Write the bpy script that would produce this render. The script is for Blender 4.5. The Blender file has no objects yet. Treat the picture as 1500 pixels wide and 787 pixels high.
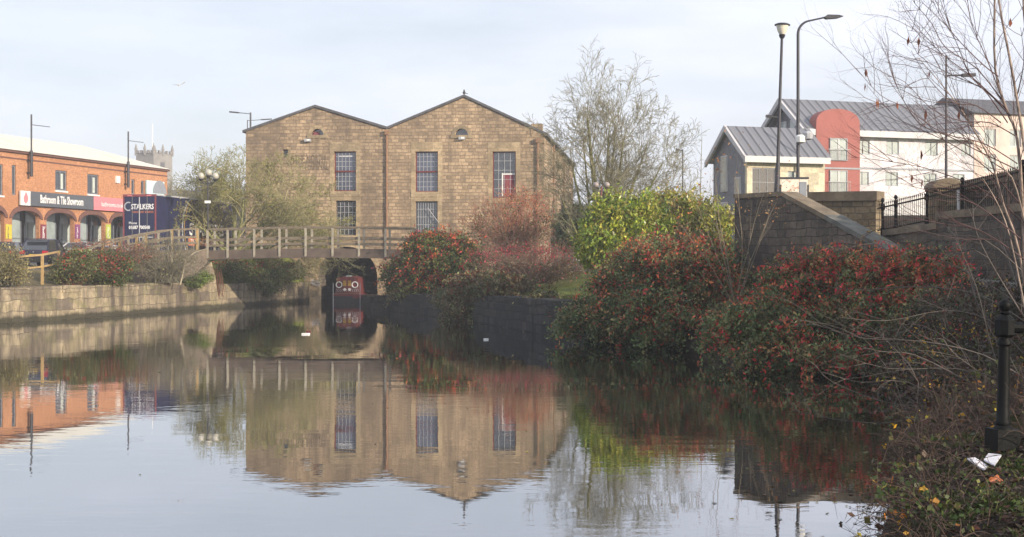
import bpy, math, random
import numpy as np
from mathutils import Vector, Matrix
from mathutils.geometry import tessellate_polygon
R=math.radians
rng=np.random.default_rng(7); random.seed(7)
S=bpy.context.scene
COL=S.collection
EYE=3.0; F=2000.0; HOR=386.0
def P(px,py,Y): return np.array([(px-750)/F*Y, Y, EYE+(HOR-py)/F*Y])
def PX(px,Y): return (px-750)/F*Y
def PZ(py,Y): return EYE+(HOR-py)/F*Y
# ------------------------------------------------------------------ materials
def newmat(name):
    m=bpy.data.materials.new(name); m.use_nodes=True
    return m, m.node_tree, m.node_tree.nodes['Principled BSDF']
def N(nt,t,**k):
    n=nt.nodes.new(t)
    for a,b in k.items():
        if a in n.inputs.keys() if hasattr(n.inputs,'keys') else False: n.inputs[a].default_value=b
        else: setattr(n,a,b)
    return n
def ramp(nt,fac,stops):
    r=nt.nodes.new('ShaderNodeValToRGB'); e=r.color_ramp.elements
    while len(e)<len(stops): e.new(.5)
    for i,(p,c) in enumerate(stops):
        e[i].position=p; e[i].color=(*c,1) if len(c)==3 else c
    nt.links.new(fac,r.inputs[0]); return r.outputs[0]
def mixc(nt,fac,a,b,mode='MIX'):
    m=nt.nodes.new('ShaderNodeMix'); m.data_type='RGBA'; m.blend_type=mode
    L=nt.links
    if isinstance(fac,(int,float)): m.inputs[0].default_value=fac
    else: L.new(fac,m.inputs[0])
    for v,i in ((a,6),(b,7)):
        if isinstance(v,(tuple,list)): m.inputs[i].default_value=(*v,1) if len(v)==3 else v
        else: L.new(v,m.inputs[i])
    return m.outputs[2]
def noise(nt,scale,detail=4,co=None,rough=.6,out=0):
    n=nt.nodes.new('ShaderNodeTexNoise'); n.inputs['Scale'].default_value=scale; n.inputs['Detail'].default_value=detail
    n.inputs['Roughness'].default_value=rough
    if co is not None: nt.links.new(co,n.inputs['Vector'])
    return n.outputs[out]
def mapping(nt,co,scale):
    m=nt.nodes.new('ShaderNodeMapping'); m.inputs['Scale'].default_value=scale; nt.links.new(co,m.inputs[0]); return m.outputs[0]
def bump(nt,b,h,st,dist=.02):
    n=nt.nodes.new('ShaderNodeBump'); n.inputs['Strength'].default_value=st; n.inputs['Distance'].default_value=dist
    nt.links.new(h,n.inputs['Height']); nt.links.new(n.outputs[0],b.inputs['Normal'])
def plain(name,c,rough=.6,metal=0,var=.25,scale=3.,spec=.5,bmp=0):
    m,nt,b=newmat(name)
    geo=nt.nodes.new('ShaderNodeNewGeometry').outputs['Position']
    n=noise(nt,scale,5,geo)
    f=ramp(nt,n,[(.3,(1-var,)*3),(.7,(1+var*.4,)*3)])
    nt.links.new(mixc(nt,1.,tuple(c),f,'MULTIPLY'),b.inputs['Base Color'])
    b.inputs['Roughness'].default_value=rough; b.inputs['Metallic'].default_value=metal
    b.inputs['Specular IOR Level'].default_value=spec
    if bmp: bump(nt,b,noise(nt,scale*6,4,geo),bmp)
    return m
def masonry(name,c1,c2,mortar,bw,bh,ms=.02,wob=.14,stain=(.06,.055,.045),stain_amt=.5,moss=None,wet=0,bmp=.5,freq=2,stainscale=.25,rough=.9,streak=False,band=0):
    m,nt,b=newmat(name); L=nt.links
    uv=nt.nodes.new('ShaderNodeUVMap').outputs[0]
    geo=nt.nodes.new('ShaderNodeNewGeometry').outputs['Position']
    # wobble the courses a little so that joints are not ruled lines
    nz=nt.nodes.new('ShaderNodeTexNoise'); nz.inputs['Scale'].default_value=1.3; L.new(uv,nz.inputs['Vector'])
    add=nt.nodes.new('ShaderNodeMixRGB'); add.blend_type='LINEAR_LIGHT'; add.inputs[0].default_value=bh*wob
    L.new(uv,add.inputs[1]); L.new(nz.outputs[1],add.inputs[2])
    br=nt.nodes.new('ShaderNodeTexBrick'); L.new(add.outputs[0],br.inputs['Vector'])
    br.offset=.5; br.squash=.7; br.squash_frequency=3; br.offset_frequency=freq
    br.inputs['Scale'].default_value=1; br.inputs['Brick Width'].default_value=bw; br.inputs['Row Height'].default_value=bh
    br.inputs['Mortar Size'].default_value=ms; br.inputs['Mortar Smooth'].default_value=.3; br.inputs['Bias'].default_value=0
    br.inputs['Color1'].default_value=(0,0,0,1); br.inputs['Color2'].default_value=(1,1,1,1); br.inputs['Mortar'].default_value=(.5,.5,.5,1)
    base=ramp(nt,br.outputs[0],[(0,c1),(.35,tuple((np.array(c1)*.5+np.array(c2)*.5)*1.12)),(.65,tuple(np.array(c1)*.72)),(1,c2)])
    g=ramp(nt,noise(nt,5,6,geo),[(.3,(.7,)*3),(.7,(1.25,)*3)])
    base=mixc(nt,1.,base,g,'MULTIPLY')
    sco=mapping(nt,geo,(1,1,.25)) if streak else geo
    sf=ramp(nt,noise(nt,stainscale,7,sco,.7),[(.42,(0,0,0)),(.66,(stain_amt,)*3)])
    base=mixc(nt,sf,base,stain)
    if streak:
        s2=ramp(nt,noise(nt,1.1,5,mapping(nt,geo,(1,1,.07)),.65),[(.52,(0,0,0)),(.72,(stain_amt*.75,)*3)]); base=mixc(nt,s2,base,stain)
    mo=ramp(nt,br.outputs['Fac'],[(0,(0,0,0)),(1,(.85,.85,.85))])
    base=mixc(nt,mo,base,mortar)
    if moss:
        mf=ramp(nt,noise(nt,.9,6,geo,.7),[(.52,(0,0,0)),(.72,(.6,)*3)])
        base=mixc(nt,mf,base,moss)
    if band:
        sx=nt.nodes.new('ShaderNodeSeparateXYZ'); L.new(geo,sx.inputs[0]); ad0=nt.nodes.new('ShaderNodeMath'); ad0.operation='MULTIPLY_ADD'; L.new(noise(nt,1.5,5,mapping(nt,geo,(1,1,.4))),ad0.inputs[0]); ad0.inputs[1].default_value=-.42; L.new(sx.outputs[2],ad0.inputs[2])
        base=mixc(nt,ramp(nt,ad0.outputs[0],[(0,(.9,)*3),(band,(0,0,0))]),base,(.035,.034,.022))
    L.new(base,b.inputs['Base Color']); b.inputs['Roughness'].default_value=rough; b.inputs['Specular IOR Level'].default_value=.25
    inv=nt.nodes.new('ShaderNodeMath'); inv.operation='SUBTRACT'; inv.inputs[0].default_value=1; L.new(br.outputs['Fac'],inv.inputs[1])
    ad=nt.nodes.new('ShaderNodeMath'); ad.operation='ADD'; L.new(inv.outputs[0],ad.inputs[0]); L.new(noise(nt,9,5,geo),ad.inputs[1])
    bump(nt,b,ad.outputs[0],bmp,.04)
    return m
def leafmat(name,rough=.5,trans=.25,spec=.3):
    m,nt,b=newmat(name); L=nt.links
    a=nt.nodes.new('ShaderNodeAttribute'); a.attribute_name='Col'
    L.new(a.outputs[0],b.inputs['Base Color']); b.inputs['Roughness'].default_value=rough; b.inputs['Specular IOR Level'].default_value=spec
    if trans:
        t=nt.nodes.new('ShaderNodeBsdfTranslucent'); L.new(a.outputs[0],t.inputs[0])
        mx=nt.nodes.new('ShaderNodeMixShader'); mx.inputs[0].default_value=trans
        L.new(b.outputs[0],mx.inputs[1]); L.new(t.outputs[0],mx.inputs[2]); L.new(mx.outputs[0],nt.nodes['Material Output'].inputs[0])
    return m
def glass(name,c=(.03,.035,.045),rough=.06,spec=1.):
    m,nt,b=newmat(name)
    geo=nt.nodes.new('ShaderNodeNewGeometry').outputs['Position']
    nt.links.new(mixc(nt,noise(nt,.8,3,geo),tuple(np.array(c)*.5),tuple(np.array(c)*1.6)),b.inputs['Base Color'])
    b.inputs['Roughness'].default_value=rough; b.inputs['Specular IOR Level'].default_value=spec; b.inputs['IOR'].default_value=1.6
    bump(nt,b,noise(nt,1.5,2,geo),.03,.05)
    return m
M={}
M['wh_stone']=masonry('warehouse_sandstone',(.53,.39,.25),(.31,.23,.16),(.19,.15,.112),.54,.27,.024,wob=.16,stain=(.085,.07,.055),stain_amt=.62,stainscale=.25,streak=True,bmp=.7)
M['dressed']=masonry('dressed_sandstone',(.48,.37,.235),(.43,.325,.205),(.2,.17,.12),.9,.45,.012,stain=(.1,.09,.07),stain_amt=.5,bmp=.3)
M['quay']=masonry('quay_stone',(.42,.345,.225),(.17,.14,.11),(.12,.10,.08),1.45,.55,.014,wob=.28,stain=(.075,.062,.055),stain_amt=.97,moss=(.13,.14,.045),stainscale=1.15,band=.16,streak=True,bmp=.8)
M['dark_stone']=masonry('sooty_stone',(.19,.155,.12),(.09,.076,.064),(.05,.045,.04),.62,.28,.018,wob=.35,stain=(.035,.035,.035),stain_amt=.85,moss=(.06,.065,.035),bmp=.8)
M['pier_stone']=masonry('parapet_stone',(.30,.23,.14),(.18,.15,.10),(.1,.09,.07),.55,.24,.02,wob=.25,stain=(.06,.055,.045),stain_amt=.6,bmp=.7)
M['coping']=plain('weathered_coping',(.20,.16,.11),.95,var=.5,scale=2,bmp=.4)
M['canal_stone']=masonry('dark_canal_stone',(.06,.058,.055),(.018,.02,.022),(.012,.012,.014),1.1,.40,.03,wob=.4,stain=(.012,.014,.016),stain_amt=.8,moss=(.035,.045,.02),bmp=.8)  # darker stone colours for the canal wall in the middle
M['grey_coping']=plain('lichened_coping',(.15,.15,.13),.95,var=.5,scale=2,bmp=.4)
M['orange_brick']=masonry('orange_brick',(.53,.26,.135),(.42,.20,.105),(.45,.25,.14),.24,.08,.006,stain=(.32,.13,.06),stain_amt=.5,stainscale=.15,bmp=.15)
M['brown_brick']=masonry('brown_abutment_brick',(.27,.20,.15),(.20,.15,.12),(.16,.14,.12),.5,.14,.02,stain=(.1,.09,.07),stain_amt=.6,bmp=.5)
M['dark_band']=plain('purple_brick_band',(.16,.075,.06),.9,var=.3)
M['pale_roof']=plain('pale_sheet_roof',(.74,.70,.58),.7,var=.12,scale=.7)
M['slate']=plain('slate_roof',(.10,.10,.11),.7,var=.4,scale=2)
M['interior_dark']=plain('dark_interior',(.012,.012,.012),.95)  # near-black colour standing in for interior shade; nothing uses it
M['glass']=glass('window_glass')
M['glass_blue']=glass('sky_tinted_glass',(.05,.06,.10),.1)  # blue base colour stands in for sky reflected in the panes
M['glass_pale']=glass('curtained_glass',(.30,.36,.36),.15)
M['curtain']=plain('pale_blind',(.50,.55,.50),.8,var=.2,scale=4)
M['maroon']=plain('maroon_paint',(.16,.03,.03),.5)
M['white']=plain('white_paint',(.78,.78,.76),.5,var=.08)
M['bar']=plain('grey_white_bars',(.42,.43,.46),.5)
M['dark_bar']=plain('dark_grille',(.10,.10,.11),.5)
M['rust_pipe']=plain('orange_downpipe',(.28,.15,.085),.6)
M['timber']=plain('weathered_timber',(.19,.155,.11),.85,var=.4,scale=4,bmp=.3)
M['pale_timber']=plain('pale_timber_post',(.33,.30,.235),.85,var=.35,scale=4,bmp=.3)
M['yellow_timber']=plain('new_timber_post',(.42,.29,.13),.85,var=.3,scale=4,bmp=.3)
M['beam']=plain('bridge_beam',(.12,.09,.07),.8,var=.4,scale=1.5,bmp=.3)
M['iron']=plain('black_iron',(.005,.006,.0065),.55,var=.4,scale=9,bmp=.25,spec=.14)
M['steel']=plain('dark_steel',(.05,.05,.06),.5,metal=.3)
M['galv']=plain('galvanised_steel',(.25,.26,.28),.5,metal=.3)
M['bark_green']=plain('lichened_bark',(.22,.22,.09),.9,var=.5,scale=5,bmp=.4)
M['bark_pale_olive']=plain('pale_olive_twig',(.27,.25,.16),.9,var=.4,scale=2)
M['bark_olive']=plain('olive_twig',(.33,.30,.15),.9,var=.45,scale=2)
M['bark_twig']=plain('grey_twig',(.20,.185,.13),.9,var=.5,scale=3)
M['bark_brown']=plain('brown_twig',(.17,.105,.075),.85,var=.5,scale=3)
M['cane']=plain('dead_bramble_stem',(.085,.055,.042),.85,var=.5,scale=5)
M['bark_salmon']=plain('salmon_twig',(.38,.17,.11),.8,var=.4,scale=3)
M['bark_red']=plain('red_twig',(.20,.08,.055),.8,var=.4,scale=3)
M['bark_tan']=plain('tan_twig',(.24,.20,.14),.9,var=.4,scale=3)
M['bark_pale']=plain('pale_twig',(.42,.37,.27),.9,var=.4,scale=3)
M['birch']=plain('birch_bark',(.36,.28,.23),.8,var=.65,scale=8,bmp=.4)
M['birch_twig']=plain('birch_twig',(.10,.055,.055),.75,var=.4,scale=6)
M['leaf']=leafmat('leaf_surface'); M['leaf_gloss']=leafmat('glossy_leaf',.35,.25,.5); M['litter']=leafmat('dead_leaf',.8,.1,.2)
M['grey_sign']=plain('slate_grey_board',(.09,.10,.12),.5,var=.1)
M['pink_sign']=plain('pink_board',(.72,.22,.25),.5,var=.1)
M['letter']=plain('white_letter',(.8,.8,.8),.5,var=.05)
M['orange_letter']=plain('orange_letter',(.55,.20,.11),.5,var=.1)
M['faded_letter']=plain('faded_letter',(.20,.155,.11),.9,var=.5)
M['navy']=plain('navy_curtainside',(.020,.024,.075),.45,var=.25,scale=1.5)
M['red_trim']=plain('dull_red_trim',(.25,.07,.08),.5)
M['yellow']=plain('yellow_banner',(.62,.50,.05),.6,var=.15); M['lime']=plain('lime_banner',(.42,.48,.08),.6,var=.15)
M['crimson']=plain('crimson_banner',(.20,.03,.05),.6,var=.15); M['purple']=plain('purple_banner',(.22,.06,.16),.6,var=.15)
M['paleblue']=plain('pale_blue_board',(.55,.72,.74),.5,var=.1)
M['white_clad']=masonry('white_cladding',(.66,.64,.68),(.63,.61,.66),(.50,.50,.56),1.1,1.2,.012,wob=0,stain=(.50,.48,.52),stain_amt=.5,bmp=.05,freq=1,rough=.55)
M['red_render']=plain('terracotta_render',(.34,.115,.10),.85,var=.15,scale=.6)
M['cream_clad']=masonry('cream_cladding',(.60,.54,.40),(.56,.50,.37),(.42,.38,.27),1.2,.9,.012,wob=0,stain=(.5,.44,.33),stain_amt=.4,bmp=.05,freq=1,rough=.6)
M['fascia']=plain('pale_fascia',(.50,.50,.52),.5,var=.1)
M['bluegrey']=plain('bluegrey_gable',(.17,.185,.22),.7,var=.3)
M['greypanel']=plain('grey_panel',(.25,.27,.31),.5,var=.2)
M['peach']=plain('peach_brick',(.70,.58,.52),.8,var=.25,scale=.5)
M['church']=plain('church_stone',(.27,.255,.24),.9,var=.3,scale=.4)
M['far_brick']=plain('faded_brick',(.30,.2,.17),.9,var=.3,scale=.3)
M['hull_red']=plain('red_hull_paint',(.17,.02,.025),.4,var=.25); M['hull_dark']=plain('dark_hull',(.03,.025,.03),.5)
M['gold']=plain('gold_scroll_paint',(.42,.25,.04),.5)
M['carblack']=plain('dark_car_paint',(.035,.035,.055),.22,metal=.3,var=.1); M['carmaroon']=plain('maroon_car_paint',(.05,.025,.035),.25,metal=.2,var=.1)
M['carwhite']=plain('white_car_paint',(.70,.70,.72),.3,var=.05); M['carsilver']=plain('silver_car_paint',(.40,.41,.44),.3,metal=.4,var=.05)
M['tyre']=plain('tyre_rubber',(.015,.015,.015),.85); M['rim']=plain('alloy_rim',(.35,.35,.36),.35,metal=.7)
M['taillight']=plain('tail_light',(.45,.02,.03),.2); M['plate']=plain('number_plate',(.65,.45,.02),.4,var=.05)
M['dullglobe']=plain('dull_globe',(.34,.29,.27),.4,var=.2)
M['globe']=plain('opal_globe',(.46,.44,.38),.3,var=.08)
M['paper']=plain('crumpled_paper',(.62,.62,.68),.7,var=.15,scale=12)
M['bird']=plain('gull_feathers',(.55,.55,.55),.8); M['crow']=plain('dark_feathers',(.05,.05,.05),.8)
# standing-seam metal roof
m,nt,b=newmat('seamed_metal_roof'); uv=nt.nodes.new('ShaderNodeUVMap').outputs[0]
w=nt.nodes.new('ShaderNodeTexWave'); w.wave_type='BANDS'; w.bands_direction='X'; w.inputs['Scale'].default_value=.42; w.inputs['Distortion'].default_value=0; nt.links.new(uv,w.inputs[0])
nt.links.new(ramp(nt,w.outputs[1],[(0,(.21,.215,.235)),(.72,(.235,.24,.26)),(.9,(.10,.105,.12))]),b.inputs['Base Color']); b.inputs['Metallic'].default_value=.35; b.inputs['Roughness'].default_value=.5
bump(nt,b,w.outputs[1],.4,.08); M['seam']=m
# painted pale flaking wood used on the wheelie notice board etc.
m,nt,b=newmat('flaking_board'); geo=nt.nodes.new('ShaderNodeNewGeometry').outputs['Position']
nt.links.new(ramp(nt,noise(nt,6,6,geo,.75),[(.55,(.72,.68,.58)),(.62,(.45,.2,.12))]),b.inputs['Base Color']); M['board']=m
# ground (albedo comes from a vertex attribute: grass, earth, tarmac)
m,nt,b=newmat('ground_surface'); geo=nt.nodes.new('ShaderNodeNewGeometry').outputs['Position']
a=nt.nodes.new('ShaderNodeAttribute'); a.attribute_name='Col'
g=ramp(nt,noise(nt,2.3,8,geo,.75),[(.3,(.5,.5,.45)),(.5,(1,1,1)),(.72,(1.35,1.25,1.1))])
nt.links.new(mixc(nt,1.,a.outputs[0],g,'MULTIPLY'),b.inputs['Base Color']); b.inputs['Roughness'].default_value=.95; b.inputs['Specular IOR Level'].default_value=.15
bump(nt,b,noise(nt,14,6,geo,.7),.6,.05); M['ground']=m
# water
m,nt,b=newmat('canal_water'); L=nt.links; geo=nt.nodes.new('ShaderNodeNewGeometry').outputs['Position']
b.inputs['Base Color'].default_value=(.020,.019,.011,1); b.inputs['Roughness'].default_value=.012; b.inputs['IOR'].default_value=1.45; b.inputs['Specular IOR Level'].default_value=.75
n1=noise(nt,1.0,3,mapping(nt,geo,(1.2,2.6,1)),.55); n2=noise(nt,.22,3,mapping(nt,geo,(1,1.6,1)),.5)
n3=ramp(nt,noise(nt,.09,4,mapping(nt,geo,(.6,1.4,1)),.6),[(.42,(.12,)*3),(.6,(1.25,)*3)])
mm=nt.nodes.new('ShaderNodeMath'); mm.operation='MULTIPLY'; L.new(n1,mm.inputs[0]); L.new(n3,mm.inputs[1])
ma=nt.nodes.new('ShaderNodeMath'); ma.operation='MULTIPLY_ADD'; L.new(n2,ma.inputs[0]); ma.inputs[1].default_value=1.6; L.new(mm.outputs[0],ma.inputs[2])
bump(nt,b,ma.outputs[0],.5,.0065); M['water']=m
fr=nt.nodes.new('ShaderNodeFresnel'); fr.inputs[0].default_value=1.4; L.new(b.inputs['Normal'].links[0].from_socket,fr.inputs['Normal'])
gl=nt.nodes.new('ShaderNodeBsdfGlossy'); gl.inputs['Roughness'].default_value=.012; gl.inputs['Color'].default_value=(.96,.97,1,1); L.new(b.inputs['Normal'].links[0].from_socket,gl.inputs['Normal'])
mx=nt.nodes.new('ShaderNodeMixShader'); b.inputs['Specular IOR Level'].default_value=0
L.new(ramp(nt,fr.outputs[0],[(0,(.04,)*3),(.3,(.56,)*3),(.6,(.80,)*3),(1,(1,)*3)]),mx.inputs[0]); L.new(b.outputs[0],mx.inputs[1]); L.new(gl.outputs[0],mx.inputs[2]); L.new(mx.outputs[0],nt.nodes['Material Output'].inputs[0])
# ------------------------------------------------------------------ mesh building
class MB:
    def __init__(s): s.v=[]; s.f=[]; s.n=0
    def add(s,vs,fs):
        s.v+= [tuple(map(float,p)) for p in vs]; s.f+=[tuple(i+s.n for i in f) for f in fs]; s.n+=len(vs); return s
    def box(s,c,d,rz=0):
        x,y,z=[q/2 for q in d]; ca,sa=math.cos(rz),math.sin(rz)
        vs=[(c[0]+i*x*ca-j*y*sa,c[1]+i*x*sa+j*y*ca,c[2]+k*z) for i,j,k in ((-1,-1,-1),(1,-1,-1),(1,1,-1),(-1,1,-1),(-1,-1,1),(1,-1,1),(1,1,1),(-1,1,1))]
        return s.add(vs,[(3,2,1,0),(4,5,6,7),(0,1,5,4),(1,2,6,5),(2,3,7,6),(3,0,4,7)])
    def obox(s,o,u,v,w):   # box from corner o with edge vectors
        o,u,v,w=map(np.array,(o,u,v,w)); vs=[o,o+u,o+u+v,o+v,o+w,o+u+w,o+u+v+w,o+v+w]
        fs=[(3,2,1,0),(4,5,6,7),(0,1,5,4),(1,2,6,5),(2,3,7,6),(3,0,4,7)]
        if np.dot(np.cross(u,v),w)<0: fs=[f[::-1] for f in fs]
        return s.add(vs,fs)
    def beam(s,a,b,w,h):   # bar between two points, w horizontal, h vertical
        a=np.array(a,float); b=np.array(b,float); d=b-a; d/=np.linalg.norm(d)
        up=np.array([0,0,1.]) if abs(d[2])<.95 else np.array([0,1.,0]); sd=np.cross(d,up); sd/=np.linalg.norm(sd); u2=np.cross(sd,d)
        o=a-sd*w/2-u2*h/2; return s.obox(o,sd*w,b-a,u2*h)
    def tube(s,pts,rad,k=8,cap=True):
        pts=[np.array(p,float) for p in pts]; n=len(pts)
        if not hasattr(rad,'__len__'): rad=[rad]*n
        vs=[]; prev=None
        for i,p in enumerate(pts):
            d=pts[min(i+1,n-1)]-pts[max(i-1,0)]; d/=np.linalg.norm(d)+1e-9
            if prev is None: prev=np.array([1.,0,0]) if abs(d[0])<.9 else np.array([0,1.,0])
            a=prev-d*np.dot(prev,d); a/=np.linalg.norm(a); prev=a; b_=np.cross(d,a)
            vs+=[p+rad[i]*(a*math.cos(t)+b_*math.sin(t)) for t in [2*math.pi*j/k for j in range(k)]]
        fs=[(i*k+j,i*k+(j+1)%k,(i+1)*k+(j+1)%k,(i+1)*k+j) for i in range(n-1) for j in range(k)]
        if cap: fs+=[tuple(range(k))[::-1],tuple((n-1)*k+j for j in range(k))]
        return s.add(vs,fs)
    def lathe(s,c,prof,k=16):
        vs=[];
        for r,z in prof: vs+=[(c[0]+r*math.cos(2*math.pi*j/k),c[1]+r*math.sin(2*math.pi*j/k),c[2]+z) for j in range(k)]
        n=len(prof); fs=[(i*k+j,i*k+(j+1)%k,(i+1)*k+(j+1)%k,(i+1)*k+j) for i in range(n-1) for j in range(k)]
        fs+=[tuple(range(k))[::-1],tuple((n-1)*k+j for j in range(k))]
        return s.add(vs,fs)
    def ball(s,c,r,k=14,sz=1):
        return s.lathe(c,[(max(1e-3,r*math.sin(t)),-r*sz*math.cos(t)) for t in np.linspace(0,math.pi,9)],k)
    def prism(s,poly,o,u,v,w):  # 2-D polygon in (u,v) extruded along w (a vector)
        o,u,v,w=map(np.array,(o,u,v,w)); n=len(poly)
        a=[o+u*p[0]+v*p[1] for p in poly]; vs=a+[p+w for p in a]
        tri=tessellate_polygon([[Vector((p[0],p[1],0)) for p in poly]])
        fs=[]
        area=sum(poly[i][0]*poly[(i+1)%n][1]-poly[(i+1)%n][0]*poly[i][1] for i in range(n))
        for t in tri:
            x=[poly[i] for i in t]; ar=(x[1][0]-x[0][0])*(x[2][1]-x[0][1])-(x[2][0]-x[0][0])*(x[1][1]-x[0][1])
            if ar<0: t=t[::-1]
            # +normal = u x v ; front cap should face away from w
            if np.dot(np.cross(u,v),w)>0: t=t[::-1]
            fs.append(tuple(t)); fs.append(tuple(i+n for i in t[::-1]))
        for i in range(n):
            j=(i+1)%n; q=(i,j,n+j,n+i)
            if (area>0)!=(np.dot(np.cross(u,v),w)>0): q=q[::-1]
            fs.append(q)
        return s.add(vs,fs)
    def wall(s,outer,holes,o,u,v,w):  # plate with holes, thickness w, reveals built
        o,u,v,w=map(np.array,(o,u,v,w)); loops=[outer]+holes; pts=[p for l in loops for p in l]; n=len(pts)
        a=[o+u*p[0]+v*p[1] for p in pts]; vs=a+[p+w for p in a]; fs=[]
        flip=np.dot(np.cross(u,v),w)>0
        for t in tessellate_polygon([[Vector((p[0],p[1],0)) for p in l] for l in loops]):
            x=[pts[i] for i in t]; ar=(x[1][0]-x[0][0])*(x[2][1]-x[0][1])-(x[2][0]-x[0][0])*(x[1][1]-x[0][1])
            if abs(ar)<1e-9: continue
            if ar<0: t=t[::-1]
            if flip: t=t[::-1]
            fs.append(tuple(t)); fs.append(tuple(i+n for i in t[::-1]))
        b0=0
        for li,l in enumerate(loops):
            m_=len(l); area=sum(l[i][0]*l[(i+1)%m_][1]-l[(i+1)%m_][0]*l[i][1] for i in range(m_))
            for i in range(m_):
                j=(i+1)%m_; q=(b0+i,b0+j,n+b0+j,n+b0+i)
                if ((area>0)!=flip)!=(li>0): q=q[::-1]
                fs.append(q)
            b0+=m_
        return s.add(vs,fs)
    def build(s,name,mat,parent=None,smooth=False):
        me=bpy.data.meshes.new(name); v=np.array(s.v)
        if parent is not None:
            mi=np.array(parent.matrix_basis.inverted()); pp=parent.parent
            while pp is not None: mi=mi@np.array(pp.matrix_basis.inverted()); pp=pp.parent
            vl=v@mi[:3,:3].T+mi[:3,3]
        else: vl=v
        me.from_pydata(vl.tolist(),[],s.f); me.materials.append(mat)
        adduv(me,v)
        if smooth:
            me.polygons.foreach_set('use_smooth',[True]*len(me.polygons)); 
            try: me.set_sharp_from_angle(angle=R(40))
            except Exception: pass
        me.update(); o=bpy.data.objects.new(name,me); COL.objects.link(o)
        if parent is not None: o.parent=parent
        return o
def adduv(me,v):
    uvl=me.uv_layers.new(name='UVMap'); nl=len(me.loops); vi=np.empty(nl,int); me.loops.foreach_get('vertex_index',vi)
    npoly=len(me.polygons); nrm=np.empty(npoly*3); me.polygons.foreach_get('normal',nrm); nrm=nrm.reshape(-1,3)
    tot=np.empty(npoly,int); me.polygons.foreach_get('loop_total',tot); ln=np.repeat(nrm,tot,axis=0)
    # normals are local; thing rotations are small or zero where it matters
    p=v[vi]; t=np.stack([-ln[:,1],ln[:,0],np.zeros(nl)],1); tl=np.linalg.norm(t,axis=1); ok=np.abs(ln[:,2])<.6
    t=np.where((ok&(tl>0))[:,None],t/np.maximum(tl,1e-6)[:,None],0)
    u=np.where(ok,(p*t).sum(1),0); w=p[:,2].copy()
    # sloped / flat faces: u across the slope, v up it
    fl=~ok; s2=np.where((tl>.05)[:,None],np.stack([-ln[:,1],ln[:,0],np.zeros(nl)],1)/np.maximum(tl,1e-6)[:,None],np.array([1.,0,0]))
    u=np.where(fl,(p*s2).sum(1),u); s3=np.stack([-s2[:,1],s2[:,0],np.zeros(nl)],1); w=np.where(fl,(p*s3).sum(1),w)
    uvl.data.foreach_set('uv',np.stack([u,w],1).ravel())
def npmesh(name,v,faces,mat,parent=None,col=None,k=4):
    me=bpy.data.meshes.new(name); v=np.asarray(v,float); faces=np.asarray(faces)
    if parent is not None: v=v-np.array(parent.location)
    me.vertices.add(len(v)); me.vertices.foreach_set('co',v.ravel()); nf=len(faces); kk=faces.shape[1]
    me.loops.add(nf*kk); me.loops.foreach_set('vertex_index',faces.ravel().astype(np.int32))
    me.polygons.add(nf); me.polygons.foreach_set('loop_start',np.arange(0,nf*kk,kk,dtype=np.int32))
    if col is not None:
        a=me.color_attributes.new('Col','FLOAT_COLOR','POINT'); c=np.ones((len(v),4)); c[:,:3]=col; a.data.foreach_set('color',c.ravel())
    me.materials.append(mat); me.update(calc_edges=True); me.validate()
    o=bpy.data.objects.new(name,me); COL.objects.link(o)
    if parent is not None: o.parent=parent
    return o
def tag(o,label,cat,group=None,kind=None):
    if label: o['label']=label
    if cat: o['category']=cat
    if group: o['group']=group
    if kind: o['kind']=kind
    return o
def thing(name,label,cat,loc=(0,0,0),rz=0,group=None):
    o=bpy.data.objects.new(name,None); COL.objects.link(o); o.location=[float(q) for q in loc]; o.rotation_euler=(0,0,rz)
    o.matrix_basis=Matrix.Translation(Vector([float(q) for q in loc]))@Matrix.Rotation(rz,4,'Z')
    o.empty_display_size=.3
    return tag(o,label,cat,group)
def dup(root,loc,rz=0,label=None,group=None):
    def cp(o,par):
        c=o.copy(); COL.objects.link(c)
        if par is not None: c.parent=par
        for ch in [q for q in bpy.data.objects if q.parent==o]: cp(ch,c)
        return c
    r=cp(root,None); r.location=[float(q) for q in loc]; r.rotation_euler=(0,0,rz)
    if label: r['label']=label
    if group: r['group']=group
    return r
def text(s,o,u,n,size,mat,parent,wid=None,name='lettering',ext=.012,bold=0):
    cu=bpy.data.curves.new(name,'FONT'); cu.body=s; cu.size=size; cu.extrude=ext; cu.offset=bold; cu.materials.append(mat); cu.resolution_u=2
    ob=bpy.data.objects.new(name,cu); COL.objects.link(ob)
    u=Vector(u).normalized(); n=Vector(n).normalized(); v=n.cross(u)
    bpy.context.view_layer.update()
    sx=1
    if wid: sx=wid/max(.01,ob.dimensions.x)
    mt=Matrix(((u.x*sx,v.x,n.x,o[0]),(u.y*sx,v.y,n.y,o[1]),(u.z*sx,v.z,n.z,o[2]),(0,0,0,1)))
    bpy.context.view_layer.update(); me=bpy.data.meshes.new_from_object(ob.evaluated_get(bpy.context.evaluated_depsgraph_get()))
    if not me.materials: me.materials.append(mat)
    bpy.data.objects.remove(ob); ob=bpy.data.objects.new(name,me); COL.objects.link(ob)
    if parent is not None:
        ob.parent=parent; mt=parent.matrix_basis.inverted()@mt
    me.transform(mt); return ob
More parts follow.
